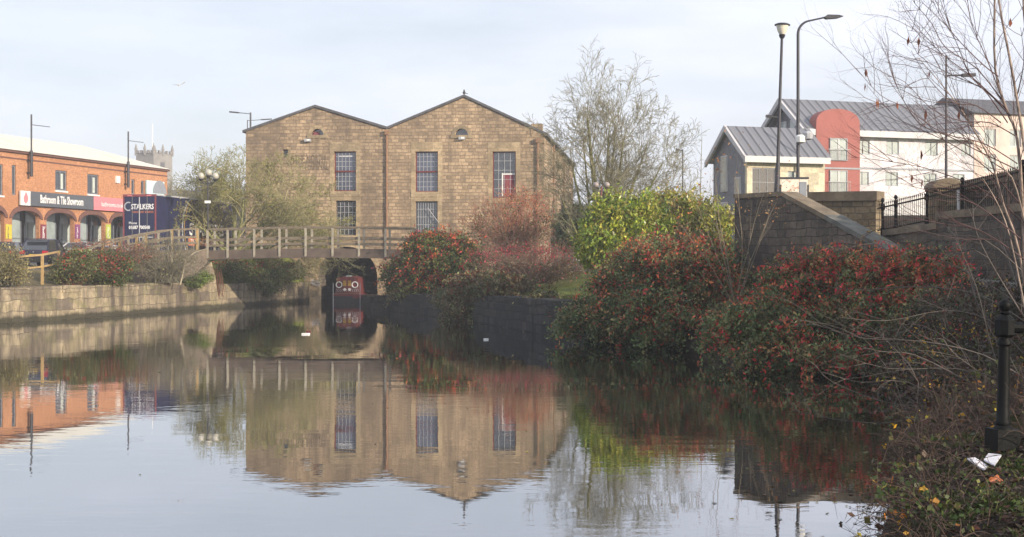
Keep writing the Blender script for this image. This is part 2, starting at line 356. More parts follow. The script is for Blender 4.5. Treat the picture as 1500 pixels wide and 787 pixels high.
# ------------------------------------------------------------------ plants
Z_=np.array([0,0,1.])
def nrm(a): return a/(np.linalg.norm(a,axis=-1,keepdims=True)+1e-9)
def segmesh(segs,k):   # segs: array n x 8 (p0,p1,r0,r1)
    s=np.asarray(segs); p0=s[:,0:3]; p1=s[:,3:6]; d=nrm(p1-p0); ref=np.where(np.abs(d[:,2:3])<.9,np.array([[0,0,1.]]),np.array([[1.,0,0]]))
    a=nrm(np.cross(d,ref)); b=np.cross(d,a); t=np.arange(k)*2*math.pi/k
    off=a[:,None,:]*np.cos(t)[None,:,None]+b[:,None,:]*np.sin(t)[None,:,None]
    v=np.concatenate([p0[:,None]+off*s[:,6][:,None,None],p1[:,None]+off*s[:,7][:,None,None]],1).reshape(-1,3)
    base=(np.arange(len(s))*2*k)[:,None,None]; j=np.arange(k); q=np.stack([j,(j+1)%k,(j+1)%k+k,j+k],1)[None]
    return v,(base+q).reshape(-1,4)
def stems(name,segs,mat,parent,thick=.035,rmin=0):
    s=np.array(segs); s[:,6:8]=np.maximum(s[:,6:8],rmin); big=s[:,6]>thick; V=[];Fc=[];n=0
    for sel,k in ((big,7),(~big,3)):
        if sel.any():
            v,f=segmesh(s[sel],k); V.append(v); Fc.append(f+n); n+=len(v)
    return npmesh(name,np.concatenate(V),np.concatenate(Fc),mat,parent)
def leafquads(c,size,col,up=.3,aspect=.5,tilt=None):
    n=len(c); ax=nrm(rng.normal(size=(n,3))+np.array([0,0,up])); r2=nrm(np.cross(ax,rng.normal(size=(n,3))))
    sz=size*rng.uniform(.4,1.45,n)[:,None]; 
    v=np.stack([c-ax*sz*.5,c+r2*sz*aspect*.5,c+ax*sz*.5,c-r2*sz*aspect*.5],1).reshape(-1,3)
    return v,np.arange(4*n).reshape(-1,4),np.repeat(col,4,axis=0)
def leaves(name,c,size,col,mat,parent,**k):
    v,f,cc=leafquads(np.asarray(c),size,np.asarray(col),**k); return npmesh(name,v,f,mat,parent,col=cc)
def growb(p,d,L,r,lev,prm,out,tips):
    """one limb and its children"""
    n=prm['n'][lev]; st=L/n; pts=[]; r1=r*prm.get('taper',.45)
    for i in range(n):
        d=d+rng.normal(size=3)*prm['jit'][lev]; d[2]+=prm['up'][lev]; d=d/np.linalg.norm(d)
        q=p+d*st; ra=r+(r1-r)*i/n; rb=r+(r1-r)*(i+1)/n
        out.append((*p,*q,ra,rb)); pts.append((q.copy(),d.copy(),rb,(i+1)/n)); p=q
    tips.append(p)
    if lev+1<len(prm['n']):
        nc=prm['kids'][lev]; t0=prm['t0'][lev]
        for c in range(nc):
            t=t0+(1-t0)*(c+rng.uniform(.1,.9))/nc; i=min(n-1,int(t*n)); q,dd,rr,_=pts[i]
            sd=np.cross(dd,rng.normal(size=3)); sd/=np.linalg.norm(sd); an=R(prm['ang'][lev]*rng.uniform(.7,1.25))
            nd=dd*math.cos(an)+sd*math.sin(an)
            growb(q,nd,L*prm['lr'][lev]*rng.uniform(.7,1.2)*(1.25-.55*t),rr*prm['rr'][lev],lev+1,prm,out,tips)
def inblobs(blobs,n,shell=.35):
    b=np.array(blobs,float); vol=b[:,3]*b[:,4]*b[:,5]; idx=rng.choice(len(b),n,p=vol**.8/np.sum(vol**.8))
    d=nrm(rng.normal(size=(n,3))); r=rng.uniform(shell,1,n)**.6
    return b[idx,:3]+d*r[:,None]*b[idx,3:6], r, d
def snoise(p,f,seed=0):
    g=np.random.default_rng(seed); out=np.zeros(len(p))
    for _ in range(5):
        k=g.normal(size=3)*f; out+=np.sin(p@k+g.uniform(0,6.28))
    return out/3
def bush(name,label,cat,blobs,nclump,per,size,pal,base=None,clump=.25,stem=None,nstem=40,zmin=None,group=None,mat='leaf',stemr=.02,accent=None,acc_thr=.5,acc_f=.9,up=.3,aspect=.5,seed=1,top_acc=0.,twigs=0,twigl=.6,shell=.35,sm='bark_brown',spray=1.6,rise=0.,sprays=0,sprayl=.8,sprayup=.5,redp=.6,spl=16,droop=.22):
    b=np.array(blobs,float); c0=b[:,:3].mean(0); z0=(b[:,2]-b[:,5]).min() if base is None else base[2]
    loc=(c0[0],c0[1],z0) if base is None else base
    t=thing(name,label,cat,loc,0,group)
    cc,r,d=inblobs(blobs,nclump,shell)
    if zmin is not None: cc[:,2]=np.where(cc[:,2]<zmin,zmin+rng.uniform(0,.3,len(cc)),cc[:,2])
    lean=nrm(d*np.array([1,1,.15])+rng.normal(size=(nclump,3))*.25); al=rng.uniform(-1,1,(nclump,per,1))*clump*spray
    pts=(cc[:,None,:]+lean[:,None,:]*al*np.array([1,1,.4])+Z3*al*rise+rng.normal(size=(nclump,per,3))*clump*np.array([.62,.62,.34])).reshape(-1,3)
    if zmin is not None: pts[:,2]=np.maximum(pts[:,2],zmin-.15)
    pal=np.array(pal,float); ci=rng.integers(0,len(pal),nclump); col=np.repeat(pal[ci],per,axis=0)
    own=pal[rng.integers(0,len(pal),len(pts))]; col=(col*.6+own*.4)*np.repeat(np.exp(rng.normal(size=nclump)*.32),per)[:,None]
    if accent is not None:
        acc=np.array(accent,float); ns=snoise(cc,acc_f,seed)+top_acc*(cc[:,2]-c0[2])/(b[:,5].max())+rng.normal(size=nclump)*.35
        am=np.repeat(ns>acc_thr,per)&(rng.uniform(size=len(pts))<.75)
        am|=rng.uniform(size=len(pts))<.04
        col=np.where(am[:,None],acc[rng.integers(0,len(acc),len(pts))],col)
    col=col*rng.uniform(.7,1.3,(len(pts),1))
    segs=[]; bp=np.array(loc); v1=leafquads(pts,size,np.clip(col,0,1),up=up,aspect=aspect)
    if sprays:
        out=np.argsort(-r+rng.normal(size=nclump)*.12)[:max(50,nclump//2)]; ii=out[rng.integers(0,len(out),sprays)]
        p=cc[ii]-d[ii]*.1; dr=nrm(d[ii]*np.array([1,1,.5])+rng.normal(size=(sprays,3))*.35+Z_*sprayup); Ls=sprayl*rng.uniform(.45,1.35,(sprays,1)); zr=(p[:,2]-cc[:,2].min())/max(.1,np.ptp(cc[:,2])); isr=rng.uniform(size=sprays)<redp*(.12+1.25*zr**1.5)
        acc=np.array(accent if accent is not None else pal,float); SP=[];SC=[]; tone=np.exp(rng.normal(size=(sprays,1))*.3)
        hue=acc[rng.integers(0,len(acc),sprays)]; grn=pal[rng.integers(0,len(pal),sprays)]
        for i in range(8):
            dr=nrm(dr-Z_*droop+rng.normal(size=(sprays,3))*.06); q=p+dr*Ls/8
            segs_=np.concatenate([p,q,np.full((sprays,1),stemr*.4*(1-.08*i)),np.full((sprays,1),stemr*.4*(.92-.08*i))],1); segs+=[tuple(x) for x in segs_]
            m=max(1,spl//8)
            for _ in range(m):
                SP.append(q+rng.normal(size=(sprays,3))*size*.55); red=isr&(rng.uniform(size=sprays)<.25+.09*i)
                SC.append(np.where(red[:,None],hue,grn)*tone*rng.uniform(.75,1.25,(sprays,1)))
            p=q
        SP=np.concatenate(SP);SC=np.clip(np.concatenate(SC),0,1)
        if zmin is not None: SP[:,2]=np.maximum(SP[:,2],zmin-.1)
        v2=leafquads(SP,size,SC,up=up,aspect=aspect); v1=(np.concatenate([v1[0],v2[0]]),np.concatenate([v1[1],v2[1]+len(v1[0])]),np.concatenate([v1[2],v2[2]]))
    npmesh('foliage',v1[0],v1[1],M[mat],t,col=v1[2])
    for i in rng.choice(nclump,min(nstem,nclump),replace=False):
        a=bp+rng.normal(size=3)*np.array([.35,.35,0])*max(1,b[:,3].max()*.5); a[2]=max(z0,bp[2]) ; e=cc[i]; mid=(a+e)/2+rng.normal(size=3)*.15+np.array([0,0,.15])
        segs+= [(*a,*mid,stemr,stemr*.7),(*mid,*e,stemr*.7,stemr*.3)]
    if twigs:
        ii=rng.choice(nclump,twigs); 
        for i in ii:
            dd=nrm(d[i]*.6+rng.normal(size=3)*.5+np.array([0,0,.7])); e=cc[i]+dd*twigl*rng.uniform(.5,1.3); mid=(cc[i]+e)/2+rng.normal(size=3)*.04
            segs+=[(*cc[i],*mid,stemr*.45,stemr*.35),(*mid,*e,stemr*.35,stemr*.2)]
    if segs: stems('stem',segs,M[sm],t)
    return t
def tree(name,label,cat,base,trunks,prm,mat='bark_twig',trunkmat=None,group=None,leafn=0,leafsz=.1,leafpal=None,split=.07,rmin=0):
    t=thing(name,label,cat,base,0,group); out=[];tips=[]
    for d,L,r in trunks: growb(np.array(base,float),nrm(np.array(d,float)),L,r,0,prm,out,tips)
    s=np.array(out); big=s[:,6]>split
    if trunkmat is None: trunkmat=mat
    if big.any(): stems('trunk',s[big],M[trunkmat],t)
    stems('crown',s[~big],M[mat],t,thick=.03,rmin=rmin)
    if leafn:
        tp=np.array(tips); c=tp[rng.integers(0,len(tp),leafn)]+rng.normal(size=(leafn,3))*.12; pal=np.array(leafpal,float)
        leaves('foliage',c,leafsz,pal[rng.integers(0,len(pal),leafn)]*rng.uniform(.7,1.3,(leafn,1)),M['leaf'],t)
    return t
CLOUD=(8.6,8.85,9.9); SUN=4.6; HAZE=.0008; EXPO=0.42
# ================================================================== SETTING
Z3=np.array([0,0,1.])
CAN=np.array([(-60,-8),(-10,1),(.6,4.0),(2.0,8),(3.25,12.6),(5.1,18),(7.7,25),(9.9,31),(9.3,36.5),(6.4,44),(4.4,52),(2.2,59.4),(.2,67.4),(-3,77),(-6.4,85.7),(-8.2,91),(-10.75,108),(-10.75,126),(-15.7,126),(-15.7,108),(-19.9,91.5),(-22.9,75.9),(-25.4,67.8),(-32,45),(-60,20)],float)
def sdist(x,y):
    p=np.stack([x,y],-1); dm=np.full(x.shape,1e9); ins=np.zeros(x.shape,bool); n=len(CAN)
    for i in range(n):
        a=CAN[i]; b=CAN[(i+1)%n]; e=b-a; t=np.clip(((p-a)@e)/(e@e),0,1); dm=np.minimum(dm,np.linalg.norm(p-a-t[...,None]*e,axis=-1))
        c=((a[1]>y)!=(b[1]>y))&(x<(b[0]-a[0])*(y-a[1])/((b[1]-a[1])+1e-12)+a[0]); ins^=c
    return np.where(ins,-dm,dm)
sm=lambda t:np.clip(t,0,1)**2*(3-2*np.clip(t,0,1))
def hgt(x,y,d=None):
    x=np.asarray(x,float); y=np.asarray(y,float)
    if d is None: d=sdist(x,y)
    left=(x<-14)&(y>15)
    zl=1.72+1.13*sm((d-1)/7)+.35*sm((y-95)/8)
    mound=2.35*np.exp(-((x+18.6)/2.9)**2-((y-103.5)/6.5)**2); zl=zl+mound
    zl=np.where(y>92,np.minimum(zl,1.5+1.35*np.maximum(d-.2,0)),zl)
    mid=np.interp(y,[52,70,77,86,91,108],[1.38,1.36,1.24,.96,.71,.46])+.25*sm(d/2)+1.5*sm((d-2)/12)
    near=np.clip(1.4*d/.9,0,1.4)-.25*(d<.3)*0; near=near+ .9*sm((d-2)/6)*sm((y-26)/8)
    near=np.minimum(near,3)
    midr=np.clip(1.1*d,0,1.4)+1.2*sm((d-1.5)/6)
    wmid=sm((y-57)/3)
    z=near*(1-sm((y-36)/6))+midr*sm((y-36)/6)
    z=z*(1-wmid)+mid*wmid
    z=np.where(left,zl,z)
    z=np.where(y<6,np.where(x<1,1.4,z),z)
    z=z+2.0*sm((x-10.5)/4)*sm((y-50)/6)
    far=sm((y-112)/10); z=z*(1-far)+np.maximum(z,3.2)*far
    bed=-1.2
    walled=((x<-14)&(y>40)&(y<112))|((y>54)&(x<4.2)&(x>-14)&(y<112))
    return np.where((d<=0)|(walled&(d<.72)),bed,np.where((y<20)&(y>3.4)&(x>0),z-.12,z))
def terrain():
    xs=np.concatenate([[-3000,-1200,-500,-200,-110],np.arange(-75,42,.5),[55,90,160,400,1000,3000]])
    ys=np.concatenate([[-400,-120,-40],np.arange(-14,128,.5),[135,150,180,240,400,800,1600,4000]])
    X,Y=np.meshgrid(xs,ys); d=sdist(X,Y); Z=hgt(X,Y,d)
    v=np.stack([X,Y,Z],-1).reshape(-1,3); nx=len(xs); ny=len(ys); i=np.arange(nx-1)[None]+np.arange(ny-1)[:,None]*nx
    f=np.stack([i,i+1,i+1+nx,i+nx],-1).reshape(-1,4)
    v[:,2]+=np.where(d.ravel()>.3,snoise(v,1.1,5)*.05,0)*(np.abs(v[:,0])<75)
    grass=np.array([.115,.135,.03]); earth=np.array([.045,.036,.026]); tar=np.array([.11,.11,.115])
    x=v[:,0];y=v[:,1];dd=d.ravel(); ns=snoise(v,.8,9)[:,None]
    c=grass*(1+.2*ns)+0*v
    c=np.where(((y<59.5)&(x>-5)|((y<66)&(x>2)&(dd>3.5)))[:,None],earth*(1+.3*ns),c)
    c=np.where(((x<-14)&(dd<7)&(y<93))[:,None],np.array([.15,.125,.07])*(1+.3*ns),c)
    c=np.where(((x<-14)&(dd>6)&(y<94))[:,None],tar,c); c=np.where((x<-23)[:,None]&(y>90)[:,None],tar,c)
    c=np.where((y>112)[:,None],np.array([.12,.12,.1]),c)
    c=np.where((dd<=0)[:,None],np.array([.03,.028,.02]),c)
    o=npmesh('ground',v,f,M['ground'],None,col=c); tag(o,None,None,kind='structure')
    o.data.polygons.foreach_set('use_smooth',[True]*len(o.data.polygons))
terrain()
w=MB(); w.add([(-75,-14,0),(30,-14,0),(30,126,0),(-75,126,0)],[(0,1,2,3)]); tag(w.build('water',M['water']),None,None,kind='structure')

def plate(name,label,cat,a,b,za0,zb0,zbot,th,mat,cop=None,copmat='coping',coph=.22,over=.08,group=None,wallname='stonework'):
    """masonry wall between two plan points; top runs from za0 to zb0; the face at a-b, thickness to the left of a->b"""
    a=np.array([a[0],a[1],0.]); b=np.array([b[0],b[1],0.]); L=np.linalg.norm(b-a); u=(b-a)/L; n=np.cross(u,Z3)
    t=thing(name,label,cat,(a[0],a[1],zbot),0,group)
    MB().prism([(0,zbot),(L,zbot),(L,zb0),(0,za0)],a,u,Z3,-n*th).build(wallname,mat,t)
    if cop:
        MB().prism([(-over,za0),(L+over,zb0),(L+over,zb0+coph),(-over,za0+coph)],a+n*over,u,Z3,-n*(th+2*over)).build('coping',M[copmat],t)
    return t
# ---- left quay
WT=lambda y: float(np.interp(y,[52,70,77,86,91,108],[1.42,1.40,1.28,1.0,.75,.5]))
def quay(name,label,pts,top,th,mat):
    t=thing(name,label,'quay wall',(pts[0][0],pts[0][1],0))
    for i in range(len(pts)-1):
        a=np.array([*pts[i],0.]);b=np.array([*pts[i+1],0.]); L=np.linalg.norm(b-a);u=(b-a)/L;n=np.cross(u,Z3); ta,tb=(top,top) if top else (WT(a[1]),WT(b[1]))
        MB().prism([(0,-1),(L,-1),(L,tb-.32),(0,ta-.32)],a,u,Z3,-n*th).build('stonework',mat,t)
        # individual capping stones, uneven
        s=0; cs=MB()
        while s<L-.05:
            l=min(rng.uniform(.9,1.7),L-s); h=.32+rng.uniform(-.035,.05); o=rng.uniform(0,.07)
            cs.obox(a+u*(s+.012)+n*o+Z3*(ta+(tb-ta)*(s+l/2)/L-.318),u*(l-.024),-n*(th*.9+o),Z3*h); s+=l
        cs.build('capping',mat,t)
    return t
quay('quay_wall','low sandstone quay wall, nearer stretch at the far left edge of the water',[(-33.0,43.0),(-25.4,67.8),(-22.75,75.9)],1.78,1.35,M['quay'])
quay('quay_wall','mossy sandstone quay wall running from the wall break to the footbridge',[(-23.15,75.9),(-19.9,91.6)],1.76,1.35,M['quay'])
quay('quay_wall','mossy wall under the footbridge beside the boat tunnel',[(-19.9,91.9),(-15.7,108.2)],1.55,1.35,M['quay'])
quay('quay_wall','dark shaded canal wall below the red shrubs in the middle',[(-10.9,108.2),(-8.2,91),(-6.4,85.7),(-3,77),(.2,67.4),(2.2,59.4),(4.2,52.8)][::1],None,-1.35,M['canal_stone'])
# ---- warehouse
Lw=np.array([-21.58,110.67,0.]); uw=np.array([.9939,-.1101,0.]); nw=np.cross(uw,Z3); Ww=24.27
def wu(px): k=(px-750)/F; return (110.67*k+21.58)/(.9939+.1101*k)
def wz(px,py): return PZ(py,110.67-.1101*wu(px))
def wp(s,z,out=0): return Lw+uw*s+Z3*z+nw*out
def arc(cx,cz,r,a0,a1,n=16,sz=1): return [(cx+r*math.cos(R(a)),cz+r*sz*math.sin(R(a))) for a in np.linspace(a0,a1,n)]
def arect(s0,s1,z0,z1): return [(s0,z0),(s1,z0),(s1,z1),(s0,z1)]
def window(parent,o,u,n,s0,s1,z0,z1,fm,gm,nx=4,nz=6,bar=None,ins=.22,fw=.08,bw=.035,sill=None,split=False,name='window'):
    q=lambda s,z,d=0:o+u*s+Z3*z+n*d
    f=MB()
    for a,b,c,d in ((s0,s1,z0,z0+fw),(s0,s1,z1-fw,z1),(s0,s0+fw,z0+fw+.001,z1-fw-.001),(s1-fw,s1,z0+fw+.001,z1-fw-.001)): f.obox(q(a,c,-ins-.08),u*(b-a),Z3*(d-c),n*.08)
    fr=f.build(name,fm,parent)
    MB().obox(q(s0+fw,z0+fw,-ins-.07),u*(s1-s0-2*fw),Z3*(z1-z0-2*fw),n*.02).build('pane',gm,fr)
    if bar:
        g=MB()
        for i in range(1,nx): 
            x=s0+(s1-s0)*i/nx; g.obox(q(x-bw/2,z0+fw,-ins-.045),u*bw,Z3*(z1-z0-2*fw),n*.04)
        for j in range(1,nz):
            z=z0+(z1-z0)*j/nz; g.obox(q(s0+fw,z-bw/2,-ins-.042),u*(s1-s0-2*fw),Z3*bw,n*.03)
        if g.v: g.build('glazing_grid',bar,fr)
    if sill: MB().obox(q(s0-.1,z0-.16,-.1),u*(s1-s0+.2),Z3*.155,n*.2).build('sill',sill,fr)
    return fr
wh=thing('stone_warehouse','twin gabled sandstone warehouse with a boat tunnel at its foot','warehouse',(Lw[0],Lw[1],0))
eR=wz(797,197); eL=wz(360,193); vz=wz(567,190); a1=wz(680,143); a0=wz(462,158)
sv,sa0,sa1=wu(567),wu(462),wu(680)
arcx,arcr,arcz=wu(508),2.5,wz(508,407)
rects=[(wu(489.5),wu(521.5),wz(505,280),wz(505,222)),(wu(492),wu(521.5),wz(505,345),wz(505,294)),(wu(608.5),wu(641.5),wz(625,281),wz(625,222)),(wu(608.5),wu(641),wz(625,352),wz(625,295)),(wu(721.5),wu(755.5),wz(738,290),wz(738,222)),(wu(414.5),wu(422),wz(418,231),wz(418,219))]
lun=[(wu(465),wz(465,198),.5),(wu(676),wz(676,198),.52)]
holes=[arect(*r) for r in rects]+[arc(x,z,r,0,180,11) for x,z,r in lun]+[[(arcx+arcr,-.6),(arcx+arcr,arcz)]+arc(arcx,arcz,arcr,0,180,19)[1:-1]+[(arcx-arcr,arcz),(arcx-arcr,-.6)]]
fac=MB().wall([(0,-.9),(Ww,-.9),(Ww,eR),(sa1,a1),(sv,vz),(sa0,a0),(0,eL)],holes,Lw,uw,Z3,-nw*.6)
fac.build('wall',M['wh_stone'],wh)
bd=-nw; D=35.
# side, back and far left walls
Cw=Lw+uw*Ww
sideh=[arect(4+i*7.6,5.5+i*7.6,6.8,9.4) for i in range(4)]+[arect(4+i*7.6,5.5+i*7.6,3.4,5.6) for i in range(4)]
MB().wall(arect(.603,D,-.9,eR-.02),sideh,Cw,bd,Z3,-uw*.6).build('wall',M['wh_stone'],wh)
MB().obox(Lw+bd*.603+Z3*-.9,bd*(D-.6),uw*.6,Z3*(eL+.88)).build('wall',M['wh_stone'],wh)
MB().prism([(.61,-.9),(Ww-.61,-.9),(Ww-.61,eR-.1),(sa1,a1-.1),(sv,vz-.1),(sa0,a0-.1),(.61,eL-.1)],Lw+bd*D,uw,Z3,nw*.5).build('wall',M['wh_stone'],wh)
for r in sideh: window(wh,Cw,bd,uw,r[0][0],r[1][0],r[0][1],r[2][1],M['maroon'],M['glass'],3,4,M['bar'],sill=M['dressed'])
for pts in (((-.25,eL-.13),(sa0,a0),(sv,vz)),((sv+.01,vz),(sa1,a1),(Ww+.3,eR-.15))):
    top=[(s,z+.24) for s,z in pts]; bot=[(s,z+.04) for s,z in pts][::-1]
    MB().prism(top+bot,Lw+nw*.12,uw,Z3,bd*(D+.3)).build('roof',M['slate'],wh)
MB().obox(wp(Ww-1.05,wz(790,199),.05),uw*.9,bd*.8,Z3*.95).build('kneeler_block',M['wh_stone'],wh)
ringp=lambda cx,cz,r0,r1,n=16:arc(cx,cz,r1,0,180,n)+arc(cx,cz,r0,180,0,n)
for x,z,r in lun:
    MB().prism(ringp(x,z,r+.003,r+.28),wp(0,0,.05),uw,Z3,-nw*.25).build('arch_surround',M['dressed'],wh)
    MB().obox(wp(x-r-.35,z-.25,-.2),uw*(2*r+.7),nw*.27,Z3*.245).build('sill',M['dressed'],wh)
    g=MB().prism(arc(x,z,r,0,180,11),wp(0,0,-.3),uw,Z3,-nw*.03).build('window',M['glass'],wh)
MB().prism([(x+ (0.25 if False else 0),z) for x,z in arect(lun[0][0]-.42,lun[0][0]+.1,lun[0][1]+.02,lun[0][1]+.3)],wp(0,0,-.27),uw,Z3,-nw*.02).build('pane',M['red_trim'],wh)
MB().prism(ringp(arcx,arcz,arcr+.003,arcr+.42,20),wp(0,0,.05),uw,Z3,-nw*.3).build('arch_surround',M['dressed'],wh)
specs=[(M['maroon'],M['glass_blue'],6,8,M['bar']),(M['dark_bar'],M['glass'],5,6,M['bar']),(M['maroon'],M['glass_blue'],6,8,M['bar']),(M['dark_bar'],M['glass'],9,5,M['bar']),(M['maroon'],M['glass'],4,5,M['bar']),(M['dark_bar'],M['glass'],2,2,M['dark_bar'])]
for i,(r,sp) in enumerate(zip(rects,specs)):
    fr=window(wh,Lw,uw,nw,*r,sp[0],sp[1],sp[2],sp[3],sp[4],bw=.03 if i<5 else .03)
    if i==5: continue
    s0,s1,z0,z1=r
    MB().obox(wp(s0-.38,z1,-.3),uw*(s1-s0+.76),nw*.325,Z3*.75).build('lintel',M['dressed'],wh)
    MB().obox(wp(s0-.34,z0-.42,-.3),uw*(s1-s0+.68),nw*.36,Z3*.415).build('sill',M['dressed'],wh)
    for x in (s0-.36,s1+.003): MB().obox(wp(x,z0,-.3),uw*.357,nw*.318,Z3*(z1-z0-.003)).build('jamb',M['dressed'],wh)
    if i in (0,2):  # mid rail and a white strip of blind
        MB().obox(wp(s0+.08,(z0+z1)/2-.06,-.25),uw*(s1-s0-.16),nw*.1,Z3*.12).build('transom',M['maroon'],fr)
        if i==0: MB().obox(wp(s0+.35,z1-.42,-.265),uw*1.2,nw*.02,Z3*.09).build('blind',M['white'],fr)
    if i==4:
        MB().obox(wp(s0+.85,z0+.08,-.262),uw*.85,nw*.02,Z3*1.75).build('curtain',M['crimson'],fr)
        MB().obox(wp(s0+.72,z0+.08,-.25),uw*.1,nw*.04,Z3*1.9).build('curtain_edge',M['white'],fr)
        MB().obox(wp(s0+.80,z0+1.85,-.25),uw*.95,nw*.04,Z3*.1).build('curtain_edge',M['white'],fr)
    if i==3:
        MB().beam(wp(s0+1.0,z0+2.6,.02),wp(s1+.1,z0+1.4,.02),.05,.05).build('prop',M['bar'],fr)
# downpipes + hopper
for s,zt,l in ((sv,vz-.25,'x'),(Ww-.5,eR-.5,'y')):
    d=MB(); d.tube([wp(s,zt,.16),wp(s,3.4,.16)],.075,10); d.box(wp(s,zt,.18),(.3,.26,.34)); 
    for z in np.arange(4,zt,1.8): d.box(wp(s,z,.1),(.24,.2,.07))
    d.build('downpipe',M['rust_pipe'],wh,smooth=True)
for s in (8.,20.): MB().tube([Cw+uw*.14+bd*s+Z3*(eR-.1),Cw+uw*.14+bd*s+Z3*3],.07,8).build('downpipe',M['rust_pipe'],wh)
MB().obox(Cw+uw*.02+bd*-.1+Z3*(eR-.13),uw*.2,bd*D,Z3*.13).build('gutter',M['slate'],wh)
for px,py in ((451.5,208),(677,205)):
    l=MB().obox(wp(wu(px)-.25,wz(px,py),.003),uw*.5,nw*.3,Z3*.22).build('floodlight',M['bar'],wh)
    MB().obox(wp(wu(px)-.06,wz(px,py)+.06,.304),uw*.26,nw*.02,Z3*.14).build('lamp_face',M['white'],l)
text('THE NORTH',wp(wu(432),wz(450,239),.02),uw,nw,1.0,M['faded_letter'],wh,wid=wu(481)-wu(433)-.2,ext=.003)
text('TERMINAL',wp(wu(446),wz(450,249),.02),uw,nw,1.0,M['faded_letter'],wh,wid=wu(481)-wu(446),ext=.003)
MB().obox(wp(wu(455.5),-.8,1.5),uw*.95,nw*.6,Z3*(wz(460,399)+.8)).build('buttress',M['wh_stone'],wh)
# tunnel lining
tv=MB(); pr=[(arcx+arcr+.02,-1),(arcx+arcr+.02,arcz)]+arc(arcx,arcz,arcr+.02,0,180,19)[1:-1]+[(arcx-arcr-.02,arcz),(arcx-arcr-.02,-1)]
a_=[wp(s,z,-.61) for s,z in pr]; b_=[wp(s,z,-15) for s,z in pr]; n_=len(pr)
tv.add(a_+b_,[(i,i+1,n_+i+1,n_+i) for i in range(n_-1)]+[tuple(range(n_,2*n_))]); tv.build('tunnel_vault',M['dark_stone'],wh)
# ---- brick showroom on the left
B0=np.array([-48.4,129.,0]); ub=nrm(np.array([.2815,.9596,0])); nb=np.cross(ub,Z3)
def bs(px): k=(px-750)/F; return (k*129+48.4)/(ub[0]-ub[1]*k)
def bz(px,py): return PZ(py,129+ub[1]*bs(px))
def bp(s,z,out=0): return B0+ub*s+Z3*z+nb*out
S0,S1=-26.,bs(245); eb=bz(0,221)
bb=thing('brick_showroom','long orange brick showroom with arches, dark sign board and pale roof','shop building',(B0[0],B0[1],2.9))
gr=2.7
wins=[(81,98,250,279.5),(128,144.5,255.7,285),(192.5,197.5,263,285),(206.5,211.5,265,285),(17.5,23.5,242,286),(-16,4.5,240,286),(-60,-42,235,282),(-105,-88,226,280)]
hol=[]
for a,b,c,d in wins:
    mz=(a+b)/2; hol.append(arect(bs(a),bs(b),bz(mz,d),bz(mz,c)))
piers=[-98,-35,12,63,113,158,196,230]; pc=[bs(p) for p in piers]; pw=1.15
arches=[]
crown=bz(86,311.5); spr=bz(86,322)
for i in range(len(pc)-1):
    s0,s1=pc[i]+pw/2,pc[i+1]-pw/2; w_=(s1-s0)/2; arches.append((s0,s1))
    hol.append([(s0,gr+.0),(s1,gr+.0)]+[((s0+s1)/2+w_*math.cos(R(a)),spr+(crown-spr)*math.sin(R(a))) for a in np.linspace(0,180,15)])
MB().wall([(S0,gr-.5),(S1,gr-.5),(S1,eb),(S0,eb)],hol,B0,ub,Z3,-nb*.45).build('wall',M['orange_brick'],bb)
MB().obox(bp(S0,gr-.5,-14),ub*(S1-S0),Z3*(eb-gr+.48),nb*.4).build('wall',M['orange_brick'],bb)
for s in (S0,S1-.4): MB().obox(bp(s,gr-.5,-13.6),ub*.4,nb*13.14,Z3*(eb-gr+.48)).build('wall',M['orange_brick'],bb)
MB().obox(bp(S0-.1,eb-.02,-.5),ub*(S1-S0+.2),nb*.78,Z3*.22).build('eaves_band',M['dark_band'],bb)
MB().obox(bp(S0,eb-.62,-.02),ub*(S1-S0),nb*.07,Z3*.13).build('string_course',M['dark_band'],bb)
rz=eb+.2; rh=bz(0,202)-eb+1.2; hs=S1-6.5
rf=MB(); pA,pB,pC,pD=bp(S0-.3,rz,.45),bp(S1+.3,rz,.45),bp(S1+.3,rz,-14.3),bp(S0-.3,rz,-14.3); r1,r2=bp(S0+6,rz+rh,-7),bp(hs,rz+rh,-7)
rf.add([pA,pB,pC,pD,r1,r2],[(0,1,5,4),(1,2,5),(2,3,4,5),(3,0,4),(3,2,1,0)]); rf.build('roof',M['pale_roof'],bb)
for (a,b,c,d),h in zip(wins,hol): 
    big=(b-a)>10; fr=window(bb,B0,ub,nb,h[0][0],h[1][0],h[0][1],h[2][1],M['bluegrey'],M['glass'],2 if big else 1,1,M['bluegrey'],fw=.14,bw=.1,ins=.12,sill=M['white'] if big else None)
    if big: MB().obox(bp(h[0][0]+(h[1][0]-h[0][0])*.58,h[0][1]+.2,-.185),ub*(h[1][0]-h[0][0])*.2,nb*.02,Z3*(h[2][1]-h[0][1]-.5)).build('blind',M['curtain'],fr)
for i,(s0,s1) in enumerate(arches):
    w_=(s1-s0)/2; mid=(s0+s1)/2
    oa=[(mid+(w_+.0)*math.cos(R(a)),spr+(crown-spr)*math.sin(R(a))) for a in np.linspace(0,180,15)]; ob=[(mid+(w_+.42)*math.cos(R(a)),spr-.1+(crown-spr+.62)*math.sin(R(a))) for a in np.linspace(180,0,15)]
    MB().prism(oa+ob,bp(0,0,.12),ub,Z3,-nb*.11).build('arch_band',M['dark_band'],bb)
    # shopfront set back under the arch
    so=window(bb,B0,ub,nb,s0-.3,s1+.3,gr,crown+.1,M['bluegrey'],M['glass_pale'] if i in (3,2,4) else M['glass'],3,2,M['bluegrey'],ins=2.3,fw=.15,bw=.14,name='shopfront')
    MB().obox(bp(s0+.2,gr+.1,-2.28),ub*(.9+.25*(i%3)),nb*.03,Z3*(spr-gr-.4)).build('blind',M['curtain'],so)
MB().obox(bp(S0,crown+.12,-2.9),ub*(S1-S0-.4),nb*2.44,Z3*.2).build('arcade_soffit',M['dark_band'],bb)
